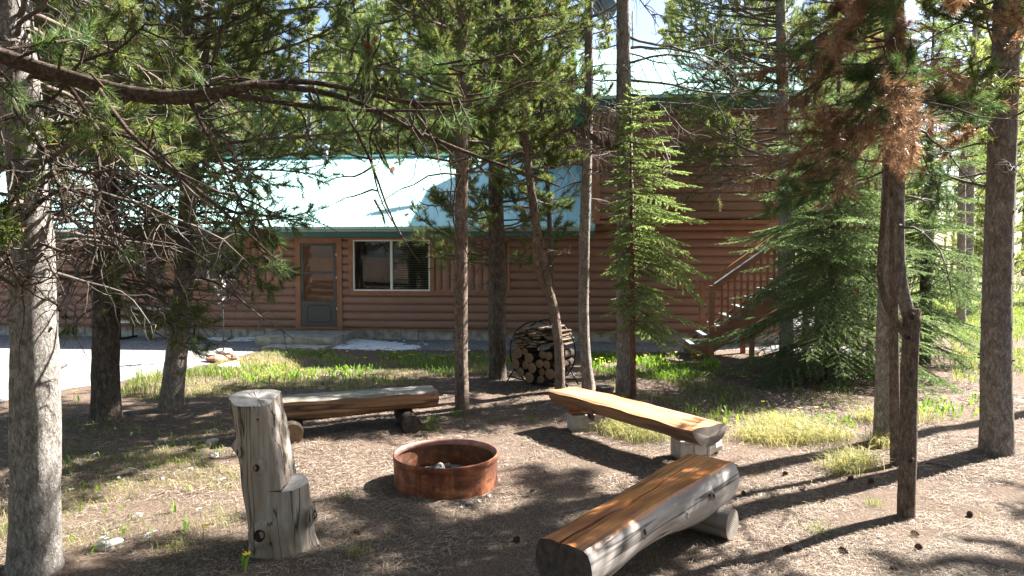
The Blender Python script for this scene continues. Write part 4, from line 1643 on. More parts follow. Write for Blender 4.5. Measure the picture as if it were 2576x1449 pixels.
T_NEAR = [tuft(70, .11, .072, .0028) for _ in range(5)]
T_MID = [tuft(38, .11, .085, .0068) for _ in range(6)]
T_FAR = [tuft(26, .26, .17, .019) for _ in range(6)]
T_SPR = [sprig(56, .16, .030, .0075) for _ in range(6)]
T_SPRS = [sprig(90, .15, .026, .0075) for _ in range(5)]


class Foliage:
    def __init__(self):
        self.p, self.d, self.s, self.u = [], [], [], []

    def put(self, p, d, s, u=None):
        self.p.append(p)
        self.d.append(d)
        self.s.append(s)
        self.u.append(u if u is not None else rng.normal(size=3))

    def tris(self, tpl):
        if not self.p:
            return np.zeros((0, 3, 3))
        return instance(tpl, self.p, self.d, self.s, np.array(self.u))


def bend_path(p, d, L, n, wig, lift, r_=rng):
    """polyline from p along d, wandering, with an upward (or downward) pull"""
    pts = [np.array(p, float)]
    d = unit(d)
    for k in range(n):
        d = unit(d + r_.normal(0, wig, 3) + np.array([0, 0, lift]))
        pts.append(pts[-1] + d * (L / n))
    return np.array(pts)


def pine_branch(gw, fol, p, d, L, r0, wm=0, lift=.05, twigs=9, tsc=1.0, tdens=1.0, wig=.10, sides=5, bare=.3):
    P = bend_path(p, d, L, 8, wig, lift)
    gw.tube(P, np.linspace(r0, r0 * .25, 9), sides, wm, cap=False)
    n = max(3, int(twigs * rng.uniform(.8, 1.2)))
    for k in range(n):
        t = bare + (1 - bare) * (k + rng.random()) / n
        i = min(7, int(t * 8))
        q = P[i] + (P[i + 1] - P[i]) * (t * 8 - i)
        dd = unit(P[i + 1] - P[i])
        s = unit(np.cross(dd, rng.normal(size=3)) + np.array([0, 0, .15]))
        l2 = L * rng.uniform(.16, .36) * (1.15 - .6 * t)
        Q = bend_path(q, dd * rng.uniform(.5, 1.0) + s * .8, l2, 3, .14, lift + .05)
        gw.tube(Q, np.linspace(r0 * .32, r0 * .14, 4), 3, wm, cap=False)
        m = 1 + (rng.random() < .6 * tdens) + (rng.random() < .4 * tdens)
        for c in range(m):
            f = 3 - c * rng.uniform(.5, 1.0)
            a = max(0, min(2, int(f - 1e-6)))
            pp = Q[a] + (Q[a + 1] - Q[a]) * (f - a)
            fol.put(pp, Q[a + 1] - Q[a] + rng.normal(0, .25 * l2 / 3, 3) * (c > 0), tsc * rng.uniform(.8, 1.2))
    fol.put(P[-1], P[-1] - P[-2], tsc * 1.15)
    fol.put(P[-2], P[-1] - P[-2], tsc)
    return P


def dead_branch(p, d, L, r0, mats, parent, origin, lift=-.02, twigs=8, wig=.16, curl=.3, sub=2, mi=0):
    g = Geo()
    P = bend_path(p, d, L, 9, wig, lift)
    g.tube(P, np.linspace(r0, r0 * .22, 10), 5, mi, cap=True)
    for k in range(int(twigs * rng.uniform(.7, 1.3))):
        t = rng.uniform(.15, 1)
        i = min(8, int(t * 9))
        q = P[i]
        dd = unit(P[i + 1] - P[i])
        s = unit(np.cross(dd, rng.normal(size=3)))
        l2 = L * rng.uniform(.12, .42) * (1.2 - .6 * t)
        Q = bend_path(q, dd * .5 + s, l2, 6, curl, lift * 1.5)
        g.tube(Q, np.linspace(r0 * .38, r0 * .13, 7), 4, mi, cap=False)
        for _ in range(rng.integers(0, sub + 1)):
            j = rng.integers(1, 5)
            s2 = unit(np.cross(Q[j + 1] - Q[j], rng.normal(size=3)))
            R_ = bend_path(Q[j], s2 + unit(Q[j + 1] - Q[j]) * .5, l2 * rng.uniform(.25, .6), 4, curl, lift)
            g.tube(R_, np.linspace(r0 * .2, r0 * .09, 5), 3, mi, cap=False)
    return g.build("dead_branch", mats, parent, origin)


# ------------------------------------------------------------------ trunks
def smooth_path(P, r, step=.11):
    P, r = np.asarray(P, float), np.asarray(r, float)
    s = np.concatenate([[0], np.cumsum(np.linalg.norm(np.diff(P, axis=0), axis=1))])
    n = max(8, int(s[-1] / step))
    u = np.linspace(0, s[-1], n)
    Q = np.stack([np.interp(u, s, P[:, k]) for k in range(3)], -1)
    rr = np.interp(u, s, r)
    for _ in range(5):
        Q[1:-1] = .25 * Q[:-2] + .5 * Q[1:-1] + .25 * Q[2:]
        rr[1:-1] = .25 * rr[:-2] + .5 * rr[1:-1] + .25 * rr[2:]
    return Q, rr


def trunk_geo(g, P, r, sides=18, flare=.45, mat=0, rough=.035, flat=False, cap_top=True):
    Q, rr = smooth_path(P, r)
    n = len(Q)
    ph = rng.uniform(0, 6.28, 6)
    th = np.arange(sides) * 2 * math.pi / sides
    h = np.concatenate([[0], np.cumsum(np.linalg.norm(np.diff(Q, axis=0), axis=1))])
    t = np.gradient(Q, axis=0)
    t /= np.linalg.norm(t, axis=1)[:, None]
    a = np.cross(t, [0, 1, 0.01])
    a /= np.linalg.norm(a, axis=1)[:, None]
    b = np.cross(t, a)
    hh, tt = h[:, None], th[None, :]
    w = 1 + rough * (np.sin(2 * tt + ph[0] + hh * .8) + .7 * np.sin(3 * tt + ph[1] - hh * 1.7) + .5 * np.sin(5 * tt + hh * 2.3 + ph[2])) + rng.normal(0, rough * .5, (n, sides))
    w += flare * np.exp(-hh / .16) * (.75 + .25 * np.sin(4 * tt + ph[3]))
    R_ = rr[:, None] * w
    V = Q[:, None, :] + R_[..., None] * (np.cos(th)[None, :, None] * a[:, None, :] + np.sin(th)[None, :, None] * b[:, None, :])
    i = np.arange(n - 1)[:, None] * sides
    j = np.arange(sides)[None, :]
    j2 = (j + 1) % sides
    n0 = g.n
    g.add(V.reshape(-1, 3), np.stack([i + j, i + sides + j, i + sides + j2, i + j2], -1).reshape(-1, 4), mat, True)
    if cap_top:
        g.f.append((np.array([[n0 + (n - 1) * sides + q for q in range(sides)][::-1]]), mat, False))
    return Q, rr


def px_path(base, pts, H, top_r=.02, sink=.12, Yv=None):
    """base (x, y) on the ground; pts (x, y, width in px) going up; extended straight to height H"""
    b = gp(base[0], base[1])
    Y = b[1] if Yv is None else Yv
    P, r = [], []
    for (x, y, w) in pts:
        q = at(x, y, Y)
        P.append(q)
        r.append(w * .5 * Y / FPX)
    P, r = np.array(P), np.array(r)
    P0 = P[0].copy()
    P0[2] = -sink
    P = np.vstack([P0, P])
    r = np.concatenate([[r[0]], r])
    if H > P[-1][2]:
        d = unit(P[-1] - P[-3])
        d = unit(d + np.array([0, 0, .6]))
        k = 5
        L = (H - P[-1][2]) / d[2]
        r1 = r[-1]
        ext = [P[-1] + d * L * (q + 1) / k for q in range(k)]
        P = np.vstack([P, ext])
        r = np.concatenate([r, [r1 + (top_r - r1) * (q + 1) / k for q in range(k)]])
    return P, r


def on_path(P, r, z):
    zz = P[:, 2]
    i = int(np.searchsorted(zz, z))
    i = min(max(1, i), len(P) - 1)
    t = (z - zz[i - 1]) / (zz[i] - zz[i - 1] + 1e-9)
    t = min(max(t, 0), 1)
    return P[i - 1] + (P[i] - P[i - 1]) * t, r[i - 1] + (r[i] - r[i - 1]) * t


def tree(name, label, base, pts, H, bark, group=None, Yv=None, live=None, dead=None, flare=.45, tpl=None, extra=None, rough=.035, nm='n_pine', dmat='twig_grey', az=None, sides=18):
    """live / dead: list of (z0, z1, count, Lmin, Lmax) or with a sixth item (azimuth lo, hi)"""
    P, r = px_path(base, pts, H, Yv=Yv)
    loc = np.array([P[0][0], P[0][1], 0.0])
    t = empty(name, loc, label, "tree", group)
    g = Geo()
    Q, rr = trunk_geo(g, P, r, sides=sides, flare=flare, rough=rough)
    # branch stubs and scars on the trunk
    for _ in range(22):
        z = rng.uniform(.5, min(H * .6, 6))
        c, rad = on_path(Q, rr, z)
        th = rng.uniform(0, 6.28)
        dv = np.array([math.cos(th), math.sin(th), .25])
        L = rng.uniform(.01, .05)
        g.tube([c + dv * rad * .8, c + dv * (rad + L)], [.016, .009], 6, 0)
    g.build("trunk", [bark], t, loc)
    if live:
        gw, fol = Geo(), Foliage()
        for spec in live:
            z0, z1, n, L0, L1 = spec[:5]
            alo, ahi = spec[5] if len(spec) > 5 else (0, 360)
            lift = spec[6] if len(spec) > 6 else .05
            for k in range(n):
                z = z0 + (z1 - z0) * (k + rng.random()) / n
                c, rad = on_path(Q, rr, z)
                th = math.radians(rng.uniform(alo, ahi))
                f = 1 - .75 * max(0, (z - z0) / (H - z0)) if H > 0 else 1
                L = rng.uniform(L0, L1) * f
                el = rng.uniform(-.15, .35)
                pine_branch(gw, fol, c, (math.cos(th), math.sin(th), el), L, .010 + .008 * L, lift=lift, twigs=int(8 + 6 * L), tdens=1.4)
        gw.tris(fol.tris(tpl or T_MID), 1)
        gw.build("crown", [M['twig'], M[nm]], t, loc)
    if dead:
        for spec in dead:
            z0, z1, n, L0, L1 = spec[:5]
            alo, ahi = spec[5] if len(spec) > 5 else (0, 360)
            for k in range(n):
                z = z0 + (z1 - z0) * (k + rng.random()) / n
                c, rad = on_path(Q, rr, z)
                th = math.radians(rng.uniform(alo, ahi))
                L = rng.uniform(L0, L1)
                dead_branch(c, (math.cos(th), math.sin(th), rng.uniform(-.2, .3)), L, .007 + .007 * L, [M[dmat]], t, loc, lift=rng.uniform(-.09, .0), twigs=int(5 + 5 * L))
    return t, Q, rr, loc


PT = "pine_tree"
# trunk at the photograph's edge, sunlit along one side
t1, Q1, r1, o1 = tree(PT, "large sunlit grey pine trunk beside the dandelion patch, hung with bare grey twigs", (85, 1436),
    [(85, 1436, 118), (88, 1300, 108), (92, 1000, 112), (88, 800, 102), (84, 600, 96), (66, 400, 92), (46, 200, 88), (28, 0, 84)], 13, M['bark_pale'],
    live=[(4.2, 12.5, 30, .8, 1.6), (2.0, 4.4, 16, .6, 1.4, (-90, 100), -.05)], dead=[(1.9, 4.3, 36, .5, 1.6, (-85, 95)), (1.6, 4.2, 20, .4, 1.1, (95, 280))], flare=.22, sides=26, dmat='twig_grey')
t2, Q2, r2_, o2 = tree(PT, "dark flared pine trunk between two others, smothered in curling dead twigs", (268, 1054),
    [(268, 1050, 64), (266, 900, 62), (268, 800, 60), (266, 600, 56), (262, 400, 50), (258, 200, 45), (255, 0, 40)], 14, M['bark_dark'],
    live=[(3.4, 6.5, 44, 1.0, 2.2), (6.0, 13.5, 24, .9, 1.8)], dead=[(1.6, 6.0, 84, .8, 2.4), (1.4, 3.8, 34, .9, 2.1, (-90, 50))], flare=.4)
gw, fol = Geo(), Foliage()
for k in range(34):
    c, rad = on_path(Q2, r2_, rng.uniform(1.2, 4.4))
    th = math.radians(rng.uniform(-120, 60))
    pine_branch(gw, fol, c, (math.cos(th), math.sin(th), -.25), rng.uniform(.7, 1.5), .014, lift=-.05, twigs=9)
gw.tris(fol.tris(T_MID), 1)
gw.build("crown", [M['twig'], M['n_pine']], t2, o2)
t3, Q3, r3_, o3 = tree(PT, "leaning grey pine trunk with a second stem, in front of the picnic table", (428, 1030),
    [(428, 1026, 58), (441, 920, 54), (452, 820, 50), (464, 700, 46), (470, 560, 43), (478, 400, 40), (482, 250, 34), (476, 100, 30), (472, 0, 27)], 14, M['bark_grey'],
    live=[(2.9, 6.6, 84, 1.3, 2.8), (6.6, 13.5, 28, .9, 1.9), (1.9, 3.4, 16, 1.0, 2.2, (-80, 60), -.04)], dead=[(1.6, 5.6, 30, .7, 2.0)], flare=.2)
g = Geo()
Pf, rf = px_path((428, 1030), [(486, 470, 20), (492, 380, 22), (500, 280, 20), (512, 180, 19), (524, 80, 17), (534, 0, 15)], 9, Yv=float(Q3[0][1]) + .05)
trunk_geo(g, Pf[1:], rf[1:], 12, flare=0)
g.build("second_stem", [M['bark_grey']], t3, o3)

t4, Q4, r4_, o4 = tree(PT, "slim straight brownish pine trunk standing alone between the greyed bench and the firewood rack", (1162, 1026),
    [(1162, 1024, 36), (1160, 900, 34), (1160, 700, 33), (1162, 400, 30), (1163, 150, 26), (1163, 0, 23)], 12, M['bark_brown'],
    live=[(3.6, 6.6, 48, 1.0, 2.2), (6.4, 11.5, 22, .9, 1.6), (3.0, 4.4, 10, .6, 1.3)], dead=[(1.7, 4.2, 9, .3, .9)], flare=.3)
t5, Q5, r5_, o5 = tree(PT, "stout dark pine with many low leafy branches in front of the log wall's framed panel", (1252, 952),
    [(1252, 948, 42), (1250, 850, 44), (1252, 700, 46), (1247, 500, 38), (1246, 300, 33), (1248, 120, 28), (1250, 0, 26)], 14, M['bark_dark'],
    live=[(1.8, 3.6, 34, .9, 1.8), (3.4, 6.8, 76, 1.0, 2.4), (6.6, 13.5, 28, .9, 1.9)], dead=[(1.4, 5.5, 12, .5, 1.3)], flare=.35)
t6, Q6, r6_, o6 = tree(PT, "crooked thin pine trunk bending in front of the firewood rack", (1408, 988),
    [(1408, 984, 27), (1408, 900, 25), (1398, 800, 25), (1385, 740, 24), (1365, 660, 24), (1352, 590, 22), (1342, 520, 21), (1330, 430, 19), (1318, 320, 17), (1305, 180, 15), (1290, 0, 14)], 9.5, M['bark_brown'],
    live=[(2.6, 4.2, 14, .4, 1.1), (4.4, 9.2, 40, .6, 1.6)], dead=[(2.0, 6.2, 20, .3, 1.0)], flare=.2)
g = Geo()
Y6 = float(Q6[0][1])
pp = np.array([at(x, y, Y6 + dy) for x, y, dy in [(1391, 756, 0), (1375, 730, -.02), (1352, 700, -.05), (1346, 640, -.05), (1350, 560, 0), (1344, 500, .05)]])
trunk_geo(g, pp, np.array([.045, .06, .055, .05, .05, .04]), 10, flare=0)
g.build("side_stem", [M['bark_brown']], t6, o6)
t6b, Q6b, r6b, o6b = tree(PT, "pole thin dark pine stem rising just behind the crooked trunk at the firewood rack", (1392, 962),
    [(1392, 960, 12), (1388, 800, 12), (1386, 660, 12), (1380, 500, 11), (1368, 340, 10), (1352, 140, 9), (1346, 0, 8)], 7.5, M['bark_dark'],
    live=[(5.5, 7.3, 8, .3, .8)], dead=[(2.2, 5.6, 14, .3, .9)], flare=.2, sides=10)
t7, Q7, r7_, o7 = tree(PT, "slim grey pine trunk with broken twigs between the firewood rack and the spruce sapling", (1482, 978),
    [(1482, 975, 34), (1474, 920, 27), (1468, 800, 25), (1470, 600, 26), (1476, 420, 24), (1481, 250, 22), (1482, 0, 19)], 12, M['bark_grey'],
    live=[(5.2, 11.5, 34, .7, 1.6)], dead=[(2.7, 6.4, 26, .4, 1.2)], flare=.35)
t8, Q8, r8_, o8 = tree(PT, "thick straight pine trunk rising right behind the pale green spruce sapling", (1572, 990),
    [(1572, 986, 46), (1573, 900, 44), (1573, 700, 42), (1572, 450, 40), (1570, 250, 37), (1568, 100, 34), (1567, 0, 32)], 15, M['bark_grey'],
    live=[(5.8, 14.5, 54, 1.0, 2.2)], dead=[(3.0, 6.6, 22, .5, 1.8), (4.2, 5.2, 5, 1.6, 2.4, (-50, 40))], flare=.25)
Y8 = float(Q8[0][1])
g = Geo()
P, rr_ = smooth_path(np.array([at(x, y, Y8 - .08 - .05 * k_) for k_, (x, y) in enumerate([(1568, 366), (1530, 372), (1494, 352), (1470, 326), (1440, 318), (1395, 345)])]), np.array([.055, .05, .045, .035, .022, .01]), .06)
g.tube(P, rr_, 7, 0)
for k in range(12):
    Qd = bend_path(P[rng.integers(4, len(P))], rng.normal(size=3) * [1, .5, 1], rng.uniform(.3, .9), 7, .2, -.02)
    g.tube(Qd, np.linspace(.008, .002, 8), 4, 0, cap=False)
g.build("dead_branch", [M['bark_dark']], t8, o8)
g = Geo()
for k in range(34):
    x0, y0 = rng.uniform(1500, 1550), rng.uniform(268, 292)
    sgn = -1 if rng.random() < .7 else 1
    w, hgt = rng.uniform(10, 46), rng.uniform(25, 75)
    pts = [(x0, y0), (x0 + sgn * w * .35, y0 - 8), (x0 + sgn * w * .75, y0 + 4), (x0 + sgn * w, y0 + hgt * .4), (x0 + sgn * w * .95, y0 + hgt), (x0 + sgn * w * .8, y0 + hgt * 1.15)]
    P2, r2b = smooth_path(np.array([at(x, y, Y8 - .25 + rng.normal(0, .05)) for x, y in pts]), np.linspace(.010, .004, 6), .05)
    g.tube(P2, r2b, 4, 0, cap=False)
P2, r2b = smooth_path(np.array([at(x, y, Y8 - .2) for x, y in [(1570, 300), (1552, 285), (1530, 272), (1505, 275)]]), np.array([.02, .018, .015, .012]), .05)
g.tube(P2, r2b, 5, 0)
g.build("dead_branch", [M['twig_pale']], t8, o8)
g = Geo()
P2, r2b = smooth_path(np.array([at(x, y, Y8 - .2 - .05 * k_) for k_, (x, y) in enumerate([(1578, 300), (1625, 305), (1660, 345), (1680, 395), (1690, 440)])]), np.array([.02, .016, .013, .011, .008]), .05)
g.tube(P2, r2b, 5, 0)
for k in range(16):
    g.tube(bend_path(P2[rng.integers(3, len(P2))], rng.normal(size=3) * [1, .5, .8] + [0, 0, -.7], rng.uniform(.15, .4), 6, .25, -.03), np.linspace(.007, .003, 7), 4, 0, cap=False)
g.build("dead_branch", [M['twig_pale']], t8, o8)
t9, Q9, r9_, o9 = tree(PT, "pine trunk half hidden behind the dark bushy spruce at the foot of the wooden staircase", (1978, 905),
    [(1978, 900, 36), (1978, 820, 34), (1974, 700, 32), (1974, 500, 30), (1970, 300, 28), (1966, 100, 26), (1964, 0, 25)], 15, M['bark_grey'],
    live=[(3.4, 5.8, 24, 1.6, 3.1, (135, 200)), (5.4, 8.4, 44, 1.4, 2.9, (40, 200)), (5.6, 8.4, 10, .6, 1.2, (200, 400)), (8.2, 14.5, 40, 1.0, 2.2)], dead=[(3.0, 7.2, 14, .8, 2.2, (110, 200))], flare=.2)
# the trio at the sunny side
tA, QA, rA, oA = tree(PT, "pine trunk with a furrowed side standing behind the forked trunk", (2232, 1112),
    [(2223, 1106, 50), (2220, 1010, 37), (2221, 900, 35), (2225, 780, 34), (2232, 600, 33), (2237, 420, 32), (2239, 200, 30), (2240, 0, 28)], 13, M['bark_grey'],
    live=[(5.0, 12.5, 30, .9, 1.7)], dead=[(3.0, 5.4, 10, .4, 1.2)], flare=.05)
tB, QB, rB, oB = tree(PT, "reddish slim trunk squeezed between the furrowed pine and the forked trunk", (2254, 1166),
    [(2254, 1162, 26), (2250, 1000, 23), (2249, 800, 22), (2250, 600, 22), (2250, 400, 21), (2250, 200, 20), (2250, 0, 18)], 11, M['bark_brown'],
    live=[(4.6, 10.5, 22, .6, 1.4)], flare=.15)
# forked trunk
YC = float(gp(2281, 1296)[1])
PC, rC = px_path((2281, 1296), [(2281, 1293, 42), (2281, 1200, 40), (2286, 1150, 44), (2284, 1080, 41), (2286, 1000, 40), (2288, 900, 40), (2290, 840, 44), (2293, 800, 46), (2296, 776, 40)], 0)
oC = np.array([PC[0][0], PC[0][1], 0.0])
tC = empty(PT, oC, "knobbly pine trunk cut off at a fork where two thinner stems curve upward", "tree")
g = Geo()
trunk_geo(g, PC, rC, 22, flare=.06, rough=.05)
g.build("trunk", [M['bark_brown']], tC, oC)
g = Geo()
pp = np.array([at(x, y, YC + dy) for x, y, dy in [(2284, 850, 0), (2264, 830, -.03), (2248, 806, -.06), (2230, 790, -.08), (2216, 763, -.10), (2209, 725, -.10), (2209, 680, -.09), (2214, 630, -.06), (2221, 570, -.03), (2228, 500, 0), (2240, 250, .05), (2250, -150, .1)]])
QL, rL = trunk_geo(g, pp, np.array([20, 19, 18, 17, 16, 15, 14, 14, 13, 12, 11, 9]) * .5 * YC / FPX, 12, flare=0)
g.build("side_stem", [M['bark_brown']], tC, oC)
g = Geo()
pp = np.array([at(x, y, YC + dy) for x, y, dy in [(2290, 806, .02), (2280, 780, .02), (2272, 755, .01), (2265, 725, 0), (2262, 670, 0), (2263, 580, 0), (2264, 480, 0), (2262, 380, 0), (2262, 200, 0), (2262, 0, 0), (2262, -300, 0), (2262, -800, 0)]])
QM, rM = trunk_geo(g, pp, np.array([36, 34, 30, 27, 25, 25, 25, 25, 24, 22, 18, 8]) * .5 * YC / FPX, 16, flare=0)
g.build("main_stem", [M['bark_grey']], tC, oC)
# its brown-needled crown
gw, fol, folg = Geo(), Foliage(), Foliage()
for k in range(84):
    c, rad = on_path(QM, rM, 2.95 + 2.2 * rng.random() ** 1.2)
    th = math.radians(rng.choice([rng.uniform(120, 250), rng.uniform(0, 360)], p=[.75, .25]))
    f2 = folg if rng.random() < .33 else fol
    pine_branch(gw, f2, c, (math.cos(th), math.sin(th), rng.uniform(-.35, .35)), rng.uniform(.45, 1.3), .011, lift=rng.uniform(-.18, .03), twigs=12, tdens=1.6, wig=.15, tsc=1.0)
gw.tris(fol.tris([q * [1, 1, 1] for q in T_NEAR]), 1)
gw.tris(folg.tris(T_NEAR), 2)
gw.build("crown", [M['twig'], M['n_brown'], M['n_pine_near']], tC, oC)
for k in range(16):
    c, rad = on_path(QM, rM, rng.uniform(2.2, 4.6))
    th = math.radians(rng.uniform(100, 400))
    dead_branch(c, (math.cos(th), math.sin(th), rng.uniform(-.2, .3)), rng.uniform(.5, 1.3), .012, [M['twig_grey']], tC, oC, lift=-.06)
for (x, y, s) in ((2290, 1160, 1.0), (2294, 800, 1.1), (2286, 850, .9)):
    q = at(x, y, YC - .085)
    knot(tC, tuple(q - oC), .018 * s, (0, -1, 0), M['bark_brown'])

t13, Q13, r13, o13 = tree(PT, "largest smooth grey pine trunk at the sunny edge of the clearing, dotted with dark scars", (2506, 1136),
    [(2506, 1132, 78), (2505, 1060, 74), (2506, 900, 70), (2512, 650, 66), (2520, 400, 62), (2528, 200, 59), (2534, 0, 56)], 15, M['bark_grey'],
    live=[(5.2, 14.5, 40, 1.0, 2.1), (4.0, 5.4, 10, .6, 1.2)], dead=[(2.6, 5.4, 24, .5, 1.5, (90, 290))], flare=.12, sides=26)
gw, fol, folg = Geo(), Foliage(), Foliage()
for k in range(34):
    c, rad = on_path(Q13, r13, 3.1 + 2.6 * rng.random())
    th = math.radians(rng.uniform(100, 280))
    pine_branch(gw, folg if rng.random() < .35 else fol, c, (math.cos(th), math.sin(th), rng.uniform(-.2, .3)), rng.uniform(.6, 1.7), .014, lift=rng.uniform(-.10, .03), twigs=10, tdens=1.2, wig=.15)
gw.tris(fol.tris(T_MID), 1)
gw.tris(folg.tris(T_MID), 2)
gw.build("crown", [M['twig'], M['n_brown'], M['n_pine']], t13, o13)
for _ in range(26):
    z = rng.uniform(.3, 4.4)
    c, rad = on_path(Q13, r13, z)
    th = math.radians(rng.uniform(200, 330))
    knot(t13, tuple(c + np.array([math.cos(th), math.sin(th), 0]) * rad * .99 - o13), rng.uniform(.008, .016), (math.cos(th), math.sin(th), 0), M['bark_grey'], "scar")

for pts, w in (([(60, 200), (0, 190), (50, 300), (107, 366), (150, 470), (170, 560)], 16), ([(70, 190), (168, 207), (227, 292), (259, 340), (300, 335), (389, 373), (450, 430)], 13),
               ([(75, 330), (190, 300), (240, 380), (255, 480), (232, 570), (240, 660)], 11), ([(85, 520), (160, 470), (260, 500), (330, 560), (420, 560)], 10), ([(60, 420), (20, 520), (10, 620), (50, 720)], 12),
               ([(85, 600), (170, 640), (240, 610), (330, 640), (380, 700)], 9), ([(70, 260), (140, 250), (200, 150), (290, 130), (360, 60)], 10), ([(80, 470), (150, 420), (230, 440), (300, 420), (360, 470), (430, 480)], 9)):
    g = Geo()
    P = np.array([at(x + rng.normal(0, 4), y, float(Q1[0][1]) - .06 - .16 * k_ + rng.normal(0, .05)) for k_, (x, y) in enumerate(pts)])
    k0, _r = on_path(Q1, r1, P[0][2])
    P[0] = k0
    P, rr_ = smooth_path(P, np.linspace(w, w * .35, len(P)) * .5 * 4.2 / FPX, .05)
    g.tube(P, rr_, 6, 0)
    for _ in range(12):
        j = rng.integers(3, len(P))
        Qd = bend_path(P[j], rng.normal(size=3) * [1, .7, 1] + [.2, -.2, -.2], rng.uniform(.2, .75), 8, .33, -.03)
        g.tube(Qd, np.linspace(.006, .002, 9), 4, 0, cap=False)
        for _ in range(2):
            j2 = rng.integers(2, 7)
            g.tube(bend_path(Qd[j2], rng.normal(size=3), rng.uniform(.1, .3), 5, .35, -.03), np.linspace(.0035, .0015, 6), 3, 0, cap=False)
    g.build("dead_branch", [M['bark_limb'] if w > 9.5 else M['twig_grey']], t1, o1)

# tree outside the frame whose limb crosses the view
tL = empty(PT, (-2.75, 2.75, 0), "long dark pine limb with needle tufts and cones sweeping across the view above the clearing", "tree")
oL = np.array([-2.75, 2.75, 0.0])
g = Geo()
trunk_geo(g, np.array([(-2.75, 2.75, -.1), (-2.75, 2.76, 1.5), (-2.7, 2.78, 3.2), (-2.68, 2.8, 6), (-2.7, 2.8, 11)]), np.array([.17, .16, .14, .1, .03]), 18, flare=.3)
g.build("trunk", [M['bark_dark']], tL, oL)


def limb(g, pts, r, sides=12, mat=0, rough=.05):
    P = np.array([at(*q) for q in pts])
    return trunk_geo(g, P, np.array(r), sides, 0, mat, rough)


g, fol = Geo(), Foliage()
P = np.array([[-2.72, 2.78, 3.05]] + [at(*q) for q in [(-420, 0, 2.9), (-200, 70, 2.95), (0, 142, 3.0), (150, 188, 3.0), (300, 238, 3.05), (400, 257, 3.1), (480, 260, 3.1), (560, 244, 3.1), (610, 224, 3.1), (650, 208, 3.1)]])
sc3 = .5 * 3.05 / FPX
trunk_geo(g, P, np.array([46, 42, 39, 36, 36, 35, 34, 33, 30, 26, 20]) * sc3, 16, 0, 0, .07)
subs = [
    ([(640, 213, 3.1), (700, 181, 3.1), (770, 180, 3.12), (820, 195, 3.15), (880, 220, 3.2), (940, 248, 3.25), (1000, 266, 3.3), (1120, 277, 3.35), (1200, 263, 3.4), (1255, 238, 3.4)], [16, 14, 14, 13, 13, 13, 12, 11, 8, 4]),
    ([(645, 214, 3.1), (740, 213, 3.12), (820, 218, 3.1), (890, 238, 3.08), (960, 285, 3.05), (1030, 325, 3.0), (1100, 362, 3.0), (1180, 396, 3.0), (1260, 405, 3.0), (1330, 440, 3.0), (1410, 470, 2.95)], [16, 15, 14, 13, 11, 10, 9, 9, 8, 6, 4]),
    ([(585, 238, 3.1), (660, 243, 3.06), (740, 268, 3.0), (810, 287, 3.0), (880, 287, 3.0), (950, 273, 3.0), (1040, 280, 3.0), (1110, 278, 3.0)], [13, 13, 13, 13, 12, 9, 6, 3]),
    ([(900, 250, 3.1), (930, 170, 3.1), (928, 60, 3.1)], [8, 6, 4]),
    ([(870, 287, 3.0), (920, 330, 3.0), (945, 400, 3.0), (950, 480, 3.0), (978, 560, 3.0), (1008, 625, 3.0), (1058, 664, 2.95)], [8, 7, 6, 6, 5, 5, 3]),
    ([(930, 350, 3.0), (935, 420, 3.0), (955, 520, 3.02), (995, 570, 3.05)], [5, 5, 4, 3]),
    ([(1060, 340, 3.0), (1140, 375, 3.1), (1160, 440, 3.1)], [4, 3, 2]),
    ([(480, 258, 3.1), (500, 300, 3.05), (545, 370, 3.0), (570, 440, 3.0), (600, 500, 2.98), (640, 580, 2.95), (670, 640, 2.9)], [10, 9, 8, 7, 6, 5, 4]),
    ([(250, 225, 3.0), (280, 290, 2.95), (310, 360, 2.9), (390, 400, 2.9), (460, 440, 2.9), (560, 520, 2.9), (640, 600, 2.9), (720, 680, 2.9)], [13, 12, 12, 11, 9, 8, 6, 4]),
    ([(520, 240, 3.1), (510, 215, 3.1), (530, 200, 3.1), (600, 195, 3.1)], [9, 8, 6, 3]),
]
for pts, w in subs:
    limb(g, pts, np.array(w) * sc3, 7)
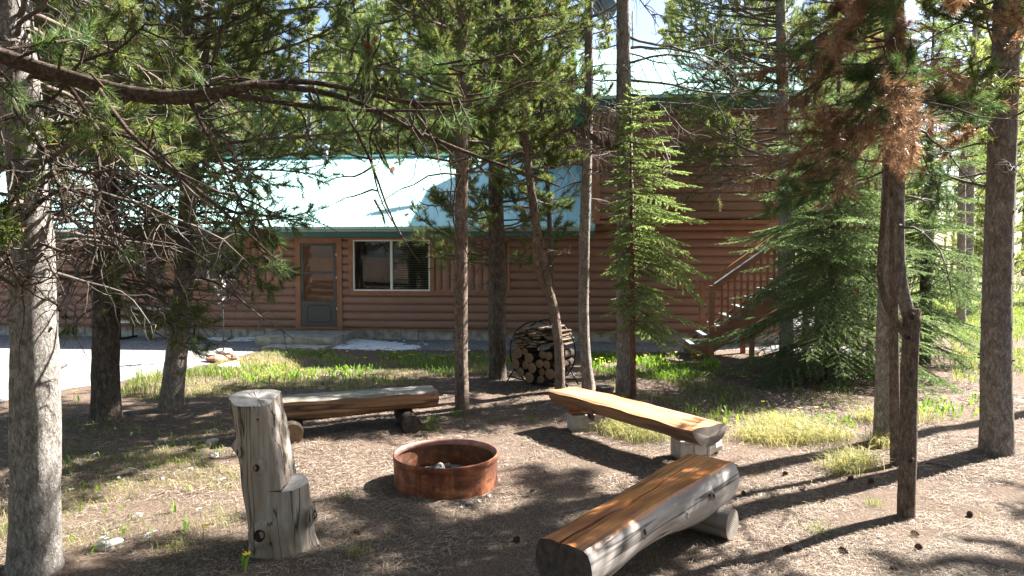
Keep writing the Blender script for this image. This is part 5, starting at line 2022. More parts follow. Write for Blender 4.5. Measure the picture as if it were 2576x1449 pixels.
for (x, y, Y, dx, dy, s, k) in [(928, 55, 3.1, 0, -1, 1.1, 4), (925, 120, 3.1, .1, -1, 1.1, 3), (935, 150, 3.05, -.2, -1, 1.0, 2), (1080, 172, 3.2, -1, -.15, 1.1, 4), (1140, 160, 3.25, -1, -.1, 1.0, 2), (860, 300, 3.0, -.2, 1, .8, 2),
                               (1010, 270, 3.3, .6, .8, .9, 3), (1250, 240, 3.4, .7, -.5, .9, 3), (990, 425, 3.0, .3, 1, .8, 3), (1160, 330, 3.1, .5, .7, .9, 3), (910, 240, 3.1, -.5, .8, .9, 3), (880, 60, 3.2, -.6, -.8, .9, 3),
                               (700, 620, 2.9, .5, .8, .9, 4), (650, 520, 2.92, .8, .5, .8, 2), (720, 690, 2.88, .7, .6, .8, 3), (270, 262, 2.9, .8, .5, .9, 3), (160, 80, 2.9, .6, -.5, 1.2, 5), (330, 640, 2.8, .6, .6, .8, 3), (810, 275, 3.0, .5, .8, .8, 3),
                               (1300, 455, 3.0, .4, .8, .7, 2), (985, 560, 3.0, .3, 1, .6, 1), (560, 440, 3.0, .5, .7, .7, 1), (230, 60, 2.9, .4, -.8, 1.1, 3), (60, 260, 2.8, .5, .7, 1.0, 3), (1090, 300, 3.3, .4, .9, .8, 2), (760, 180, 3.1, .2, -1, .6, 1)]:
    for q in range(k):
        c = at(x + rng.normal(0, 12), y + rng.normal(0, 12), Y + rng.normal(0, .03))
        d = np.array([dx, rng.normal(0, .4), -dy]) + rng.normal(0, .2, 3)
        fol.put(c, d, s * rng.uniform(.8, 1.1))
        b = c - unit(d) * .16 * s
        g.tube([b + rng.normal(0, .01, 3), (b + c) / 2, c], [.006, .005, .003], 5, 0, cap=False)
for k in range(50):
    i = rng.integers(0, len(subs))
    pts = subs[i][0]
    j = rng.integers(0, len(pts))
    c = at(*pts[j])
    Q = bend_path(c, rng.normal(size=3) * [1, .6, 1] + [.3, 0, -.2], rng.uniform(.10, .45), 6, .28, -.03)
    g.tube(Q, np.linspace(.005, .0015, 7), 4, 0, cap=False)
    if rng.random() < .25:
        fol.put(Q[-1], Q[-1] - Q[-2], rng.uniform(.6, .9))
g.tris(fol.tris(T_NEAR), 1)
g.build("crown_limb", [M['bark_limb'], M['n_pine_near']], tL, oL)
gw, fol = Geo(), Foliage()
for k in range(46):
    z = rng.uniform(4.6, 10.6)
    th = rng.uniform(0, 6.28)
    pine_branch(gw, fol, np.array([-2.7, 2.8, z]), (math.cos(th), math.sin(th), .1), rng.uniform(.8, 1.7) * (1 - .5 * (z - 4.6) / 6), .018, twigs=12)
gw.tris(fol.tris(T_MID), 1)
gw.build("crown", [M['twig'], M['n_pine']], tL, oL)


def cone_geo(g, p, s, axis=(0, 0, 1), mat=0, n=58):
    a = unit(axis)
    q = Vector(a).to_track_quat('Z', 'Y').to_matrix()
    for k in range(n):
        t = (k + .5) / n
        th = k * 2.39996
        rr = s * .42 * math.sin(math.pi * (t * .86 + .1)) ** .8
        z = s * (t - .5)
        w = s * .15
        up = .35 + .5 * t
        c = [Vector((rr * .3 * math.cos(th), rr * .3 * math.sin(th), z)), ]
        o = Vector((rr * math.cos(th), rr * math.sin(th), z + s * .1 * up))
        sd = Vector((-math.sin(th), math.cos(th), 0)) * w
        tip = Vector((rr * 1.12 * math.cos(th), rr * 1.12 * math.sin(th), z + s * .16 * up))
        vs = [c[0] - sd * .4, c[0] + sd * .4, o + sd * .6, tip, o - sd * .6, o * .96 + Vector((0, 0, -s * .05))]
        g.add([tuple(np.array(p) + np.array(tuple(q @ v))) for v in vs], [[0, 1, 2, 3, 4], [0, 4, 5], [1, 5, 2], [5, 4, 3], [5, 3, 2]], mat)


for (x, y, Y, s) in ((918, 112, 3.06, .036), (941, 104, 3.05, .034), (930, 122, 3.04, .036), (987, 428, 2.98, .03), (702, 622, 2.86, .035)):
    g = Geo()
    cone_geo(g, at(x, y, Y), s, (rng.normal(0, .4), -.5, .8))
    g.build("pine_cone", [M['cone_red']], tL, oL)


# ------------------------------------------------------------------ spruces
def spruce(name, label, base, H, Rb, z0, nbr, mat, light=False, trunk_r=.09, lean=(0, 0), bark='bark_dark', skew=None, tpl=None, droop=.42, twl=1.0, step=.075, profile=.85):
    b = np.array([base[0], base[1], 0.0])
    t = empty(name, b, label, "tree")
    P = np.array([b + [0, 0, -.1], b + [lean[0] * .3, lean[1] * .3, H * .35], b + [lean[0] * .7, lean[1] * .7, H * .7], b + [lean[0], lean[1], H]])
    g = Geo()
    Q, rr = trunk_geo(g, P, np.array([trunk_r, trunk_r * .72, trunk_r * .38, .006]), 12, flare=.2)
    g.build("trunk", [M[bark]], t, b)
    g, fol = Geo(), Foliage()
    for k in range(nbr):
        u = (k + rng.random()) / nbr
        z = z0 + (H - z0) * min(1, max(0, u ** .92 + rng.normal(0, .012)))
        c, rad = on_path(Q, rr, z)
        th = k * 2.39996 + rng.normal(0, .3)
        L = Rb * (1 - u) ** profile * rng.uniform(.5, 1.18) + .10
        if skew is not None:
            L *= skew(th, z)
        n = max(3, int(L / .16))
        d = np.array([math.cos(th), math.sin(th), .25 - .5 * (1 - u)])
        pts = [c]
        for q in range(n):
            s = q / n
            d = unit(d + np.array([0, 0, (-droop + .75 * s * s) * .28]) + rng.normal(0, .05, 3))
            pts.append(pts[-1] + d * L / n)
        pts = np.array(pts)
        g.tube(pts, np.linspace(.006 + .006 * L, .002, len(pts)), 4, 0, cap=False)
        ln = L / n
        s = .10
        while s < L:
            i = min(n - 1, int(s / ln))
            p = pts[i] + (pts[i + 1] - pts[i]) * (s / ln - i)
            dd = unit(pts[i + 1] - pts[i])
            sd = unit(np.cross(dd, [0, 0, 1.]))
            for sg in (-1, 1):
                tl = min(.62, (L - s) * .55 + .07) * rng.uniform(.7, 1.15) * twl
                m = max(1, int(tl / .13))
                dv = unit(dd * .75 + sd * sg * .8 + np.array([0, 0, -.05]) + rng.normal(0, .09, 3))
                q = p.copy()
                if tl > .2:
                    g.tube([p, p + dv * tl * .5 + [0, 0, -.01], p + dv * tl + [0, 0, -.07 * tl]], [.003, .002, .001], 3, 0, cap=False)
                for w in range(m):
                    dv = unit(dv + np.array([0, 0, -.045]))
                    fol.put(q, dv, 1.0, np.cross(dv, sd) * 1.0 + rng.normal(0, .15, 3))
                    if tl > .25 and w < m - 1:
                        s2 = unit(np.cross(dv, [0, 0, 1.])) * rng.choice([-1, 1])
                        fol.put(q, unit(dv + s2 * .8 + [0, 0, -.1]), .8, np.array([0, 0, 1.]) + rng.normal(0, .2, 3))
                    q = q + dv * .13
            fol.put(p, dd, 1.0, np.array([0, 0, 1.]) + rng.normal(0, .2, 3))
            s += step * rng.uniform(.8, 1.25) * 1.4
        fol.put(pts[-1] - unit(pts[-1] - pts[-2]) * .05, pts[-1] - pts[-2], 1.0, np.array([0, 0, 1.]))
    for k in range(4):
        fol.put(b + [lean[0], lean[1], H - .12 * k], [rng.normal(0, .2), rng.normal(0, .2), 1], .9)
    g.tris(fol.tris(tpl or T_SPR), 1)
    g.build("crown", [M['twig'], M[mat]], t, b)
    return t


bs = gp(1592, 1000)
bs[1] -= .05
top8 = at(1584, 222, bs[1])


def skew8(th, z):
    c = math.cos(th)
    return (.72 + .42 * c) * (1.0 if z > 1.9 else .62)


spruce("spruce_sapling", "slender pale green spruce sapling with a thin reddish stem in front of the log wall", bs, top8[2], 1.4, 1.0, 140, 'n_spruce_light', lean=(top8[0] - bs[0], 0), trunk_r=.045, bark='bark_red', skew=skew8, tpl=T_SPRS, droop=.36, twl=.95, step=.055, profile=.8)
spruce("spruce_tree", "dense dark spruce with boughs sweeping to the ground beside the wooden staircase", (5.08, 10.75), 5.6, 2.45, .15, 165, 'n_spruce', trunk_r=.11, droop=.22)
spruce("spruce_tree", "sunny green spruce seen between the forked trunk and the largest grey trunk", (7.65, 12.6), 6.6, 2.0, .3, 130, 'n_spruce', trunk_r=.12, droop=.25)
spruce("spruce_tree", "bluish green spruce top showing above the dark spruce beside the staircase", (6.1, 13.4), 6.2, 1.6, 1.2, 80, 'n_spruce', trunk_r=.1, droop=.2)

# ------------------------------------------------------------------ shade giving pines out to the sunny side, outside the frame
def crown_mesh(H, z0, R, n, tpl, tsc, mat, seed, tw=9):
    g, fol = Geo(), Foliage()
    for k in range(n):
        u = (k + rng.random()) / n
        z = z0 + (H - z0) * u
        th = k * 2.39996 + rng.normal(0, .4)
        L = R * (1 - u) ** .7 * rng.uniform(.6, 1.15) + .15
        pine_branch(g, fol, np.array([0, 0, z]), (math.cos(th), math.sin(th), rng.uniform(-.2, .3)), L, .012 + .01 * L, lift=.06, twigs=tw, tsc=tsc, tdens=1.3, sides=4, bare=.2)
    g.tris(fol.tris(tpl), 1)
    return g.build("crown", [M['twig'], mat])


def proto_pine(H, z0, R, n, bark, mat, rad, tpl=T_FAR, tsc=1.0, tw=11, dead=0):
    t = empty(PT, (0, 0, 0), None, None)
    g = Geo()
    bend = rng.normal(0, .12, 4)
    trunk_geo(g, np.array([(0, 0, -.1), (bend[0], bend[1], H * .3), (bend[2], bend[3], H * .65), (0, 0, H)]), np.array([rad, rad * .78, rad * .48, .02]), 10, .3)
    for k in range(dead):
        z = rng.uniform(1.5, z0 + 1.5)
        th = rng.uniform(0, 6.28)
        Q = bend_path((0, 0, z), (math.cos(th), math.sin(th), .1), rng.uniform(.5, 1.6), 5, .15, -.05)
        g.tube(Q, np.linspace(.02, .006, 6), 4, 0, cap=False)
    g.build("trunk", [bark], t)
    c = crown_mesh(H, z0, R, n, tpl, tsc, mat, 0, tw)
    c.parent = t
    return t


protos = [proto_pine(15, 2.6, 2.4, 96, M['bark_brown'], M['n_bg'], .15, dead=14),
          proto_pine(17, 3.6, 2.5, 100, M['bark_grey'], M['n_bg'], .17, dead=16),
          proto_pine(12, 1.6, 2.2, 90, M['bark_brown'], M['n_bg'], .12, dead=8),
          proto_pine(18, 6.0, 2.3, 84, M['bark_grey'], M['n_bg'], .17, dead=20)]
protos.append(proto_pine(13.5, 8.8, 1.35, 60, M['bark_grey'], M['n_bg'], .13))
first = [True] * 5


def put_pine(k, x, y, rz, s, label, group):
    if first[k]:
        o = protos[k]
        first[k] = False
    else:
        o = copy_tree(protos[k])
    o.location = (x, y, 0)
    o.rotation_euler.z = rz
    o.scale = (s, s, s)
    tag(o, label, "tree", group)
    return o


LB, GB = "slender pine in the sunlit forest beyond the log house", "pines in the forest beyond the house"
spots = []
rb = np.random.default_rng(23)
tries = 0
while len(spots) < 130 and tries < 4000:
    tries += 1
    y = 26.5 + 30 * rb.random() ** 1.5
    x = rb.uniform(-1.0, .62) * y * .86
    a = 1288 + x / y * FPX
    if 1440 < a < 1960 and y < 60 and rb.random() < .86:
        continue            # open sky above the taller part of the house
    if min([9] + [math.hypot(x - q[0], y - q[1]) for q in spots]) < 1.9:
        continue
    spots.append((x, y))
for (x, y) in spots:
    put_pine(int(rb.integers(0, 4)), x, y, rb.uniform(0, 6.28), rb.uniform(.75, 1.1), LB, GB)
LM, GM = "slender pine trunk in the sunny meadow beyond the spruces", "pines in the meadow beside the house"
for (x, y) in [(13.2, 20), (15.0, 22.5), (17.2, 24), (12.2, 24.5), (19.5, 27), (16.0, 30), (21.5, 31), (18.5, 34), (24, 36), (14, 33), (26, 30), (22, 40)]:
    put_pine(int(rb.integers(0, 4)), x, y, rb.uniform(0, 6.28), rb.uniform(.7, 1.0), LM, GM)
LR_, GR = "pine of the surrounding forest behind the viewpoint", "pines behind the viewpoint"
for (x, y, k) in [(-8.5, 4.5, 0), (-10.5, 8.0, 1), (-7.0, 0.5, 2), (-5.2, -3.2, 1), (-2.4, -5.5, 0), (.8, -4.6, 3), (3.4, -7.0, 1), (-.6, -9.0, 2), (-4.5, -8.2, 3), (-9.0, -5.0, 0), (6.5, -5.5, 2), (9.5, -4.0, 0), (-12.5, 1.0, 1), (2.0, -11.5, 0), (-7.5, -11.5, 1), (8.0, -10.0, 1), (-13.5, 6.0, 2), (-13.0, 11.0, 0), (-14, -9, 0), (-11, -14, 2), (-3.5, -14.5, 1), (.5, -17, 2), (5, -15.5, 0), (10.5, -15, 2), (13.5, -8, 0), (-7, -19, 2), (-1.5, -21, 0), (4, -22, 2), (9, -20, 1), (-17, -15, 2), (-18, -4, 0), (-19, 3, 2), (15, -14, 0)]:
    put_pine(k, x, y, rb.uniform(0, 6.28), 1.0, LR_, GR)
LS, GS = "tall pine outside the view that throws dappled shade on the clearing", "shade pines out of view"
SHADE = [(8.2, 4.4, 1, .75), (11.5, 7.2, 3, .75), (7.4, 1.9, 2, .8), (13.8, 6.0, 3, .8), (6.2, -.4, 0, .8), (16.5, 10.5, 3, .85), (9.0, 9.86, 4, 1.0), (9.5, 7.2, 0, .68), (4.6, -1.8, 1, .85)]
for (x, y, k, s) in SHADE:
    put_pine(k, x, y, rb.uniform(0, 6.28), s, LS, GS)

# far forest: one mass
g = Geo()
fol = Foliage()
for k in range(210):
    y = rb.uniform(62, 100)
    x = rb.uniform(-1.1, 1.0) * y * .8
    H = rb.uniform(9, 16)
    g.tube([(x, y, 0), (x + rb.normal(0, .2), y, H * .5), (x, y, H)], [.16, .11, .03], 5, 0, cap=False)
    a = 1288 + x / y * FPX
    n = 90
    u = rb.random(n)
    rr_ = (1 - u) ** .7 * 1.7 * rb.random(n) ** .5
    th = rb.uniform(0, 6.28, n)
    zz = 1.5 + (H - 1.5) * u
    for q in range(n):
        fol.put(np.array([x + rr_[q] * math.cos(th[q]), y + rr_[q] * math.sin(th[q]), zz[q]]), [math.cos(th[q]), math.sin(th[q]), .3], 2.6)
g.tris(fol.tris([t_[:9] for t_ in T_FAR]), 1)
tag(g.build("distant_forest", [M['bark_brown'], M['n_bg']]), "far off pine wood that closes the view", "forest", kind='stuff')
# dry brush thicket in the meadow
g = Geo()
for k in range(700):
    x, y = rb.uniform(13, 34), rb.uniform(34, 46)
    g.tube(bend_path((x, y, 0), (rb.normal(0, .5), rb.normal(0, .5), 1), rb.uniform(.6, 1.9), 3, .2, 0), [.02, .016, .012, .006], 3, 0, cap=False)
tag(g.build("dry_brush", M['brush']), "beige dry brush thicket at the meadow's far edge", "brush", kind='stuff')


# ------------------------------------------------------------------ ground cover
def scatter(poly_px, dens, clump=None, cscale=1.2, seed=0, r_=None, world=None):
    r_ = r_ or np.random.default_rng(seed)
    P = world if world is not None else [gp(*q)[:2] for q in poly_px]
    P = np.array([p[:2] for p in P])
    lo_, hi_ = P.min(0), P.max(0)
    n = int((hi_ - lo_).prod() * dens)
    x, y = r_.uniform(lo_[0], hi_[0], n), r_.uniform(lo_[1], hi_[1], n)
    m = inpoly(x, y, P)
    x, y = x[m], y[m]
    if clump is not None:
        f = np.zeros(len(x))
        for _ in range(9):
            a, k, ph = r_.uniform(0, 6.28), r_.uniform(.6, 2.6) * cscale, r_.uniform(0, 6.28)
            f += np.sin(k * (x * math.cos(a) + y * math.sin(a)) + ph)
        f /= 2.1
        m = f + r_.normal(0, .35, len(x)) > clump
        x, y = x[m], y[m]
    return x, y


RINGC = (float(rc[0]), float(rc[1]))


def blades(name, sets, mats, label, cat):
    """sets: (x, y, hmin, hmax, width, lean, mat index)"""
    g = Geo()
    r_ = np.random.default_rng(99)
    for (x, y, h0, h1, w, lean, mi) in sets:
        ok = np.hypot(x - RINGC[0], y - RINGC[1]) > .5
        ok &= np.hypot(x - sp[0], y - sp[1]) > .24
        x, y = x[ok], y[ok]
        n = len(x)
        if n == 0:
            continue
        h = r_.uniform(h0, h1, n)
        th = r_.uniform(0, 6.28, n)
        ld_ = np.abs(r_.normal(lean, lean * .5, n))
        d = np.stack([np.cos(th), np.sin(th), np.zeros(n)], -1)
        s = np.stack([-np.sin(th), np.cos(th), np.zeros(n)], -1) * w * .5
        ww = r_.uniform(.7, 1.3, n)[:, None]
        p = np.stack([x, y, gz(x, y) - .004], -1)
        m = p + d * (h * ld_ * .35)[:, None] + np.array([0, 0, 1.]) * (h * .6)[:, None]
        t = p + d * (h * ld_)[:, None] + np.array([0, 0, 1.]) * (h * (1 - .35 * np.minimum(ld_, 1.4)))[:, None]
        a, b = p - s * ww * .7, p + s * ww * .7
        c, e = m - s * ww, m + s * ww
        V = np.stack([a, b, e, c, t], 1).reshape(-1, 3)
        k = np.arange(n)[:, None] * 5
        g.add(V, k + np.array([[0, 1, 2, 3]]), mi)
        g.f.append((k + np.array([[3, 2, 4]]) + (g.n - len(V)), mi, False))
    o = g.build(name, mats)
    return tag(o, label, cat, kind='stuff')


S = []
# lush strip by the gravel, sunny part and shaded part
lush = [(300, 985), (330, 955), (470, 932), (560, 912), (640, 888), (705, 880), (790, 884), (870, 894), (1060, 894), (1290, 892), (1330, 905), (1130, 960), (1050, 968), (700, 985), (520, 1000), (330, 1008)]
S.append((*scatter(lush, 620, .05, 2.6, 1), .03, .07, .006, .7, 0))
S.append((*scatter(lush, 620, -.2, 2.0, 101), .03, .075, .006, .9, 1))
S.append((*scatter([(300, 1000), (340, 952), (520, 940), (640, 945), (690, 970), (520, 1000)], 1100, -.2, 1.2, 2), .12, .26, .008, .5, 0))
S.append((*scatter([(540, 915), (700, 880), (790, 880), (740, 950), (560, 950)], 800, -.2, 1.6, 3), .04, .12, .008, .6, 1))
# strip and patches towards the dark spruce
S.append((*scatter([(1460, 890), (1800, 894), (1830, 950), (1700, 985), (1480, 950)], 480, .0, 2.4, 4), .03, .10, .007, .6, 0))
S.append((*scatter([(1600, 985), (1850, 960), (2200, 1020), (2180, 1075), (1880, 1080), (1650, 1040)], 420, .1, 1.8, 5), .05, .15, .006, .6, 0))
S.append((*scatter([(1480, 930), (1850, 930), (2190, 1010), (2190, 1070), (1850, 1060), (1560, 1000)], 430, .1, 2.4, 55), .04, .11, .006, .7, 0))
# bleached tussocks round the pale bench and the sunny trunks
for (cx, cy, rad, n) in [(1580, 1085, .28, 900), (1620, 1100, .25, 700), (1545, 1075, .2, 350), (1930, 1105, .3, 900), (1990, 1090, .34, 900), (2060, 1105, .3, 700), (2160, 1165, .16, 420), (2120, 1185, .14, 300), (1960, 1075, .3, 600), (2210, 1125, .12, 250), (2190, 1060, .2, 300), (880, 985, .22, 350), (1230, 940, .2, 250), (2300, 1060, .3, 250)]:
    c = gp(cx, cy)
    r_ = np.random.default_rng(int(cx))
    S.append((c[0] + r_.normal(0, rad * .6, n), c[1] + r_.normal(0, rad * .5, n), .08, .24, .0045, 1.0, 1))
# sparse tufts on the sunny ground by the big trunk and the stump
S.append((*scatter([(140, 1180), (420, 1130), (600, 1180), (610, 1400), (420, 1449), (130, 1440)], 1500, .1, 2.6, 7), .03, .09, .003, .9, 1))
S.append((*scatter([(140, 1180), (420, 1130), (600, 1180), (610, 1400), (420, 1449), (130, 1440)], 700, .25, 2.6, 77), .03, .09, .003, .8, 0))
S.append((*scatter([(140, 1050), (560, 1060), (600, 1240), (140, 1290)], 600, .3, 2.6, 8), .03, .10, .004, .7, 0))
S.append((*scatter([(-300, 1449), (130, 1449), (140, 1180), (-300, 1200)], 320, .2, 2.6, 9), .04, .14, .004, .7, 1))
for (cx, cy, rad, n, mi) in [(900, 1395, .06, 90, 1), (760, 1330, .05, 60, 1), (1150, 1045, .10, 160, 0), (1080, 1080, .10, 140, 0), (1090, 1060, .08, 90, 0), (1550, 1410, .05, 40, 0), (2050, 1340, .07, 60, 0), (2200, 1270, .05, 40, 0), (1030, 1000, .12, 150, 0), (440, 1385, .08, 90, 1), (1340, 1060, .06, 60, 0), (870, 1260, .05, 40, 0), (10, 1340, .2, 220, 0)]:
    c = gp(cx, cy)
    r_ = np.random.default_rng(int(cx) + 5)
    S.append((c[0] + r_.normal(0, rad * .7, n), c[1] + r_.normal(0, rad * .6, n), .04, .12, .0035, .7, mi))
S.append((*scatter([(650, 985), (1060, 968), (1330, 940), (1380, 1060), (1130, 1090), (1100, 1000)], 110, .45, 2.2, 11), .03, .09, .004, .7, 0))
S.append((*scatter([(1850, 1160), (2560, 1160), (2560, 1440), (1900, 1440)], 30, .5, 2.0, 12), .03, .09, .0035, .8, 1))
# meadow beyond the spruces and at the frame's edge
S.append((*scatter([(2380, 790), (2620, 770), (2700, 1000), (2400, 960)], 330, -.5, 1.2, 13), .06, .16, .010, .5, 0))
S.append((*scatter([(2280, 735), (2700, 735), (2640, 790), (2300, 790)], 90, -.6, 1.0, 14), .08, .2, .02, .5, 0))
S.append((*scatter([(2330, 1010), (2470, 1000), (2470, 1060), (2330, 1060)], 260, 0, 2, 15), .05, .13, .006, .6, 0))
blades("grass", S, [M['grass'], M['grass_dry']], "short spring grass in tufts and strips round the clearing", "grass")

# broad lily leaves
S = []
S.append((*scatter([(470, 940), (700, 885), (860, 890), (1300, 890), (1330, 915), (1050, 962), (700, 975)], 170, -.1, 2.2, 21), .07, .15, .022, .45, 0))
S.append((*scatter([(1470, 892), (1800, 896), (1820, 945), (1680, 960), (1490, 930)], 330, -.2, 2.0, 22), .08, .17, .026, .45, 0))
S.append((*scatter([(1650, 1040), (1800, 1000), (2200, 1030), (2200, 1085), (1880, 1060), (1830, 1075)], 70, 0, 2.5, 23), .07, .15, .024, .45, 0))
S.append((*scatter([(2290, 1010), (2480, 1000), (2480, 1050), (2300, 1055)], 110, -.2, 2.5, 24), .08, .16, .024, .45, 0))
S.append((*scatter([(160, 1080), (580, 1090), (600, 1380), (170, 1400)], 9, None, 2.5, 25), .05, .12, .02, .5, 0))
for (cx, cy, n) in ((195, 1010, 4), (490, 970, 5), (660, 985, 4), (700, 995, 5), (470, 1335, 3), (430, 1285, 2), (610, 1440, 3), (840, 960, 5)):
    c = gp(cx, cy)
    S.append((c[0] + rng.normal(0, .03, n), c[1] + rng.normal(0, .03, n), .07, .13, .02, .4, 0))
blades("lily_leaves", S, [M['lily_leaf']], "broad bright green lily leaves in clumps along the grass", "leaves")

# yellow flowers: one built, the rest copied
def flower_proto():
    t = empty("yellow_flower", (0, 0, 0), None, None)
    g = Geo()
    g.tube([(0, 0, -.01), (.005, 0, .07), (.016, 0, .13), (.03, 0, .142)], [.0035, .003, .0025, .002], 5, 0)
    g.build("stem", [M['lily_leaf']], t)
    g = Geo()
    for k in range(6):
        th = k * math.pi / 3
        d, s = np.array([math.cos(th), math.sin(th), 0]), np.array([-math.sin(th), math.cos(th), 0])
        c = np.array([.03, 0, .142])
        g.add([c, c + d * .018 + s * .012 + [0, 0, -.006], c + d * .042 + [0, 0, .008], c + d * .018 - s * .012 + [0, 0, -.006]], [[0, 1, 2, 3]])
    g.build("blossom", [M['petal_yellow']], t)
    return t


FL = flower_proto()
fpos = []
for poly, n, sd in (([(760, 885), (1060, 888), (1060, 930), (780, 920)], 26, 1), ([(1060, 888), (1330, 890), (1320, 912), (1070, 920)], 14, 2), ([(1470, 893), (1800, 897), (1820, 940), (1490, 930)], 34, 3), ([(650, 960), (760, 950), (740, 985), (660, 990)], 6, 4), ([(1850, 1010), (2100, 1020), (2150, 1060), (1880, 1060)], 4, 5), ([(2300, 1000), (2480, 1000), (2480, 1040), (2310, 1045)], 10, 6), ([(2400, 820), (2570, 800), (2600, 960), (2440, 950)], 14, 7)):
    P = np.array([gp(*q)[:2] for q in poly])
    r_ = np.random.default_rng(sd)
    c = 0
    while c < n:
        q = P.min(0) + r_.random(2) * (P.max(0) - P.min(0))
        if inpoly(q[:1], q[1:], P)[0]:
            fpos.append(q)
            c += 1
for q in ((186, 1007), (665, 993), (1925, 1030), (2050, 1075)):
    fpos.append(gp(*q)[:2])
k = 0
for q in fpos:
    o = FL if k == 0 else copy_tree(FL)
    k += 1
    o.location = (q[0], q[1], float(gz(q[0], q[1])))
    o.rotation_euler.z = rng.uniform(0, 6.28)
    s = rng.uniform(.55, .95)
    o.scale = (s, s, s)
    tag(o, "small yellow lily flower nodding over the grass near the trees and log house", "flower", "yellow lilies in the grass")
for q, lab in (((612, 1440), "single yellow flower at the foot of the silvery stump chair"), ((510, 1365), "single yellow flower on the sunny needles behind the silvery stump chair's shadow")):
    o = copy_tree(FL)
    p = gp(*q)
    o.location = (p[0], p[1], float(gz(p[0], p[1])))
    o.scale = (.8, .8, .8)
    tag(o, lab, "flower")
    if "group" in o:
        del o["group"]

# small white flowers and debris in the foreground
def white_proto():
    g = Geo()
    for k in range(4):
        c = np.array([rng.normal(0, .02), rng.normal(0, .02), .03 + rng.uniform(0, .03)])
        g.tube([(c[0] * .4, c[1] * .4, -.005), tuple(c)], .0015, 4, 0)
        for p in range(5):
            th = p * 1.2566
            d, s = np.array([math.cos(th), math.sin(th), .2]), np.array([-math.sin(th), math.cos(th), 0])
            g.add([c, c + d * .009 + s * .006, c + d * .017, c + d * .009 - s * .006], [[0, 1, 2, 3]], 1)
    return g.build("white_flower", [M['lily_leaf'], M['petal_white']])


WF = white_proto()
k = 0
for (x, y, s) in [(380, 1360, 1.8), (262, 1380, 1.9), (250, 1250, 1.0), (330, 1100, 1.2), (420, 1120, 1.3), (395, 1125, 1.0), (460, 1140, 1), (300, 1210, 1), (545, 1150, 1), (350, 1300, 1.1), (500, 1290, .9), (180, 1240, 1), (240, 1150, 1), (560, 1210, .9), (410, 1210, 1), (290, 1085, 1), (1120, 1000, 1.2), (740, 1180, 1), (690, 1240, .9), (600, 1120, 1), (200, 1180, 1.2), (480, 1185, .9)]:
    o = WF if k == 0 else copy_tree(WF)
    k += 1
    p = gp(x, y)
    o.location = (p[0], p[1], float(gz(p[0], p[1])))
    o.rotation_euler.z = rng.uniform(0, 6.28)
    o.scale = (s * .7, s * .7, s * .7)
    tag(o, "tiny white flower cluster on the needle covered ground", "flower", "white flowers on the forest floor")

# fallen pine cones
g = Geo()
cone_geo(g, (0, 0, 0), .06, (1, .2, .1))
PCN = g.build("pine_cone", [M['cone']])
k = 0
for (x, y) in [(1975, 1198), (2140, 1205), (2190, 1215), (2018, 1230), (1870, 1250), (2070, 1262), (2300, 1350), (2310, 1390), (1980, 1385), (2120, 1395), (2250, 1440), (2100, 1160), (1850, 1180), (2440, 1300), (1770, 1290), (1300, 1360), (900, 1350), (1340, 1240)]:
    o = PCN if k == 0 else copy_tree(PCN)
    k += 1
    p = gp(x, y)
    o.location = (p[0], p[1], float(gz(p[0], p[1])) + .018)
    o.rotation_euler = (rng.normal(0, .3), rng.normal(0, .3), rng.uniform(0, 6.28))
    s = rng.uniform(.75, 1.05)
    o.scale = (s, s, s)
    tag(o, "small brown pine cone lying on the fallen needles", "pine cone", "fallen pine cones")

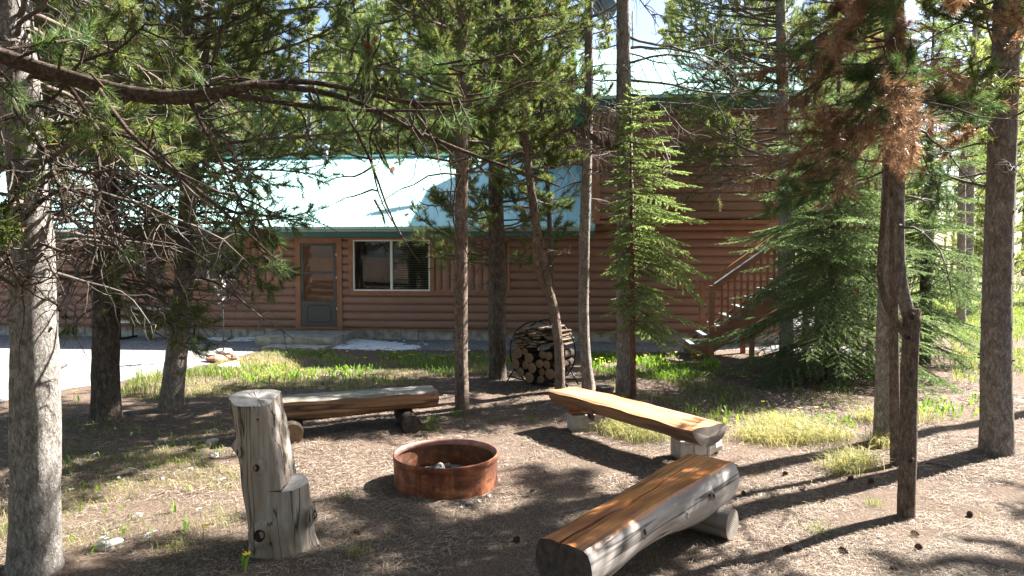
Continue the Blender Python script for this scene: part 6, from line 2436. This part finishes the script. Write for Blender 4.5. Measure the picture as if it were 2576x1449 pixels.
# bare stones and fallen twigs in the clearing
for (x, y, s, lab) in ((535, 1112, .07, "smooth grey stone half sunk in the needles beyond the stump chair"), (540, 1150, .045, "small grey stone just below the smooth sunk stone beyond the stump chair"), (272, 1375, .08, "pale stone on the sunny grass close to the large sunlit trunk")):
    stone("stone", gp(x, y) + [0, 0, .01], s, M['stone_pale'], lab, flat=.4)
for (a, b, lab) in (((1370, 1185), (1405, 1215), "thin bare fallen twig lying past the fire ring"), ((665, 1085), (760, 1098), "crooked fallen twig on the needles below the greyed bench"), ((2330, 1165), (2420, 1172), "short dark fallen stick beside the largest grey trunk"), ((1640, 1305), (1700, 1330), "slender pale fallen twig next to the orange bench")):
    g = Geo()
    p0, p1 = gp(*a), gp(*b)
    Q = bend_path(p0 + [0, 0, .012], p1 - p0, float(np.linalg.norm(p1 - p0)), 6, .15, 0)
    Q[:, 2] = gz(Q[:, 0], Q[:, 1]) + .012
    g.tube(Q, np.linspace(.009, .004, 7), 5, 0)
    tag(g.build("fallen_twig", M['twig_grey'], origin=p0, loc=p0), lab, "twig")

# fallen needles: the grain of the forest floor
r_ = np.random.default_rng(4)
parts = []
for (x0, x1, y0, y1, n, L0, L1, w) in ((-4.2, 5.0, 3.0, 5.5, 165000, .028, .07, .0021), (-6.5, 8.2, 5.5, 8.6, 155000, .032, .075, .0029), (-7, 8.5, 8.6, 12.6, 70000, .04, .09, .0045)):
    x, y = r_.uniform(x0, x1, n), r_.uniform(y0, y1, n)
    ok = (np.hypot(x - RINGC[0], y - RINGC[1]) > .47)
    a = 1288 + x / y * FPX
    ok &= (a > -400) & (a < 3000) & ~((y > 8.6) & (x < -4.6))
    cl = sum(np.sin(k_ * (x * math.cos(a_) + y * math.sin(a_)) + p_) for k_, a_, p_ in ((2.1, .3, 1), (3.7, 1.9, 2), (5.3, 2.7, .5), (8.1, .9, 4), (12.7, 2.2, 3))) / 1.6
    ok &= cl + r_.normal(0, .6, n) > -.35
    x, y = x[ok], y[ok]
    n = len(x)
    th = r_.uniform(0, 6.28, n)
    L = r_.uniform(L0, L1, n)
    tl = r_.normal(0, .10, n)
    d = np.stack([np.cos(th) * np.cos(tl), np.sin(th) * np.cos(tl), np.sin(tl)], -1) * L[:, None] * .5
    s = np.stack([-np.sin(th), np.cos(th), r_.normal(0, .3, n)], -1) * w * .5
    z = gz(x, y) + np.abs(d[:, 2]) + r_.uniform(.001, .014, n)
    p = np.stack([x, y, z], -1)
    parts.append(np.stack([p - d - s, p - d + s, p + d + s, p + d - s], 1))
g = Geo()
g.quadsoup(np.concatenate(parts).reshape(-1, 3))
tag(g.build("needle_litter", M['litter']), "fallen pine needles covering the forest floor", "needles", kind='stuff')
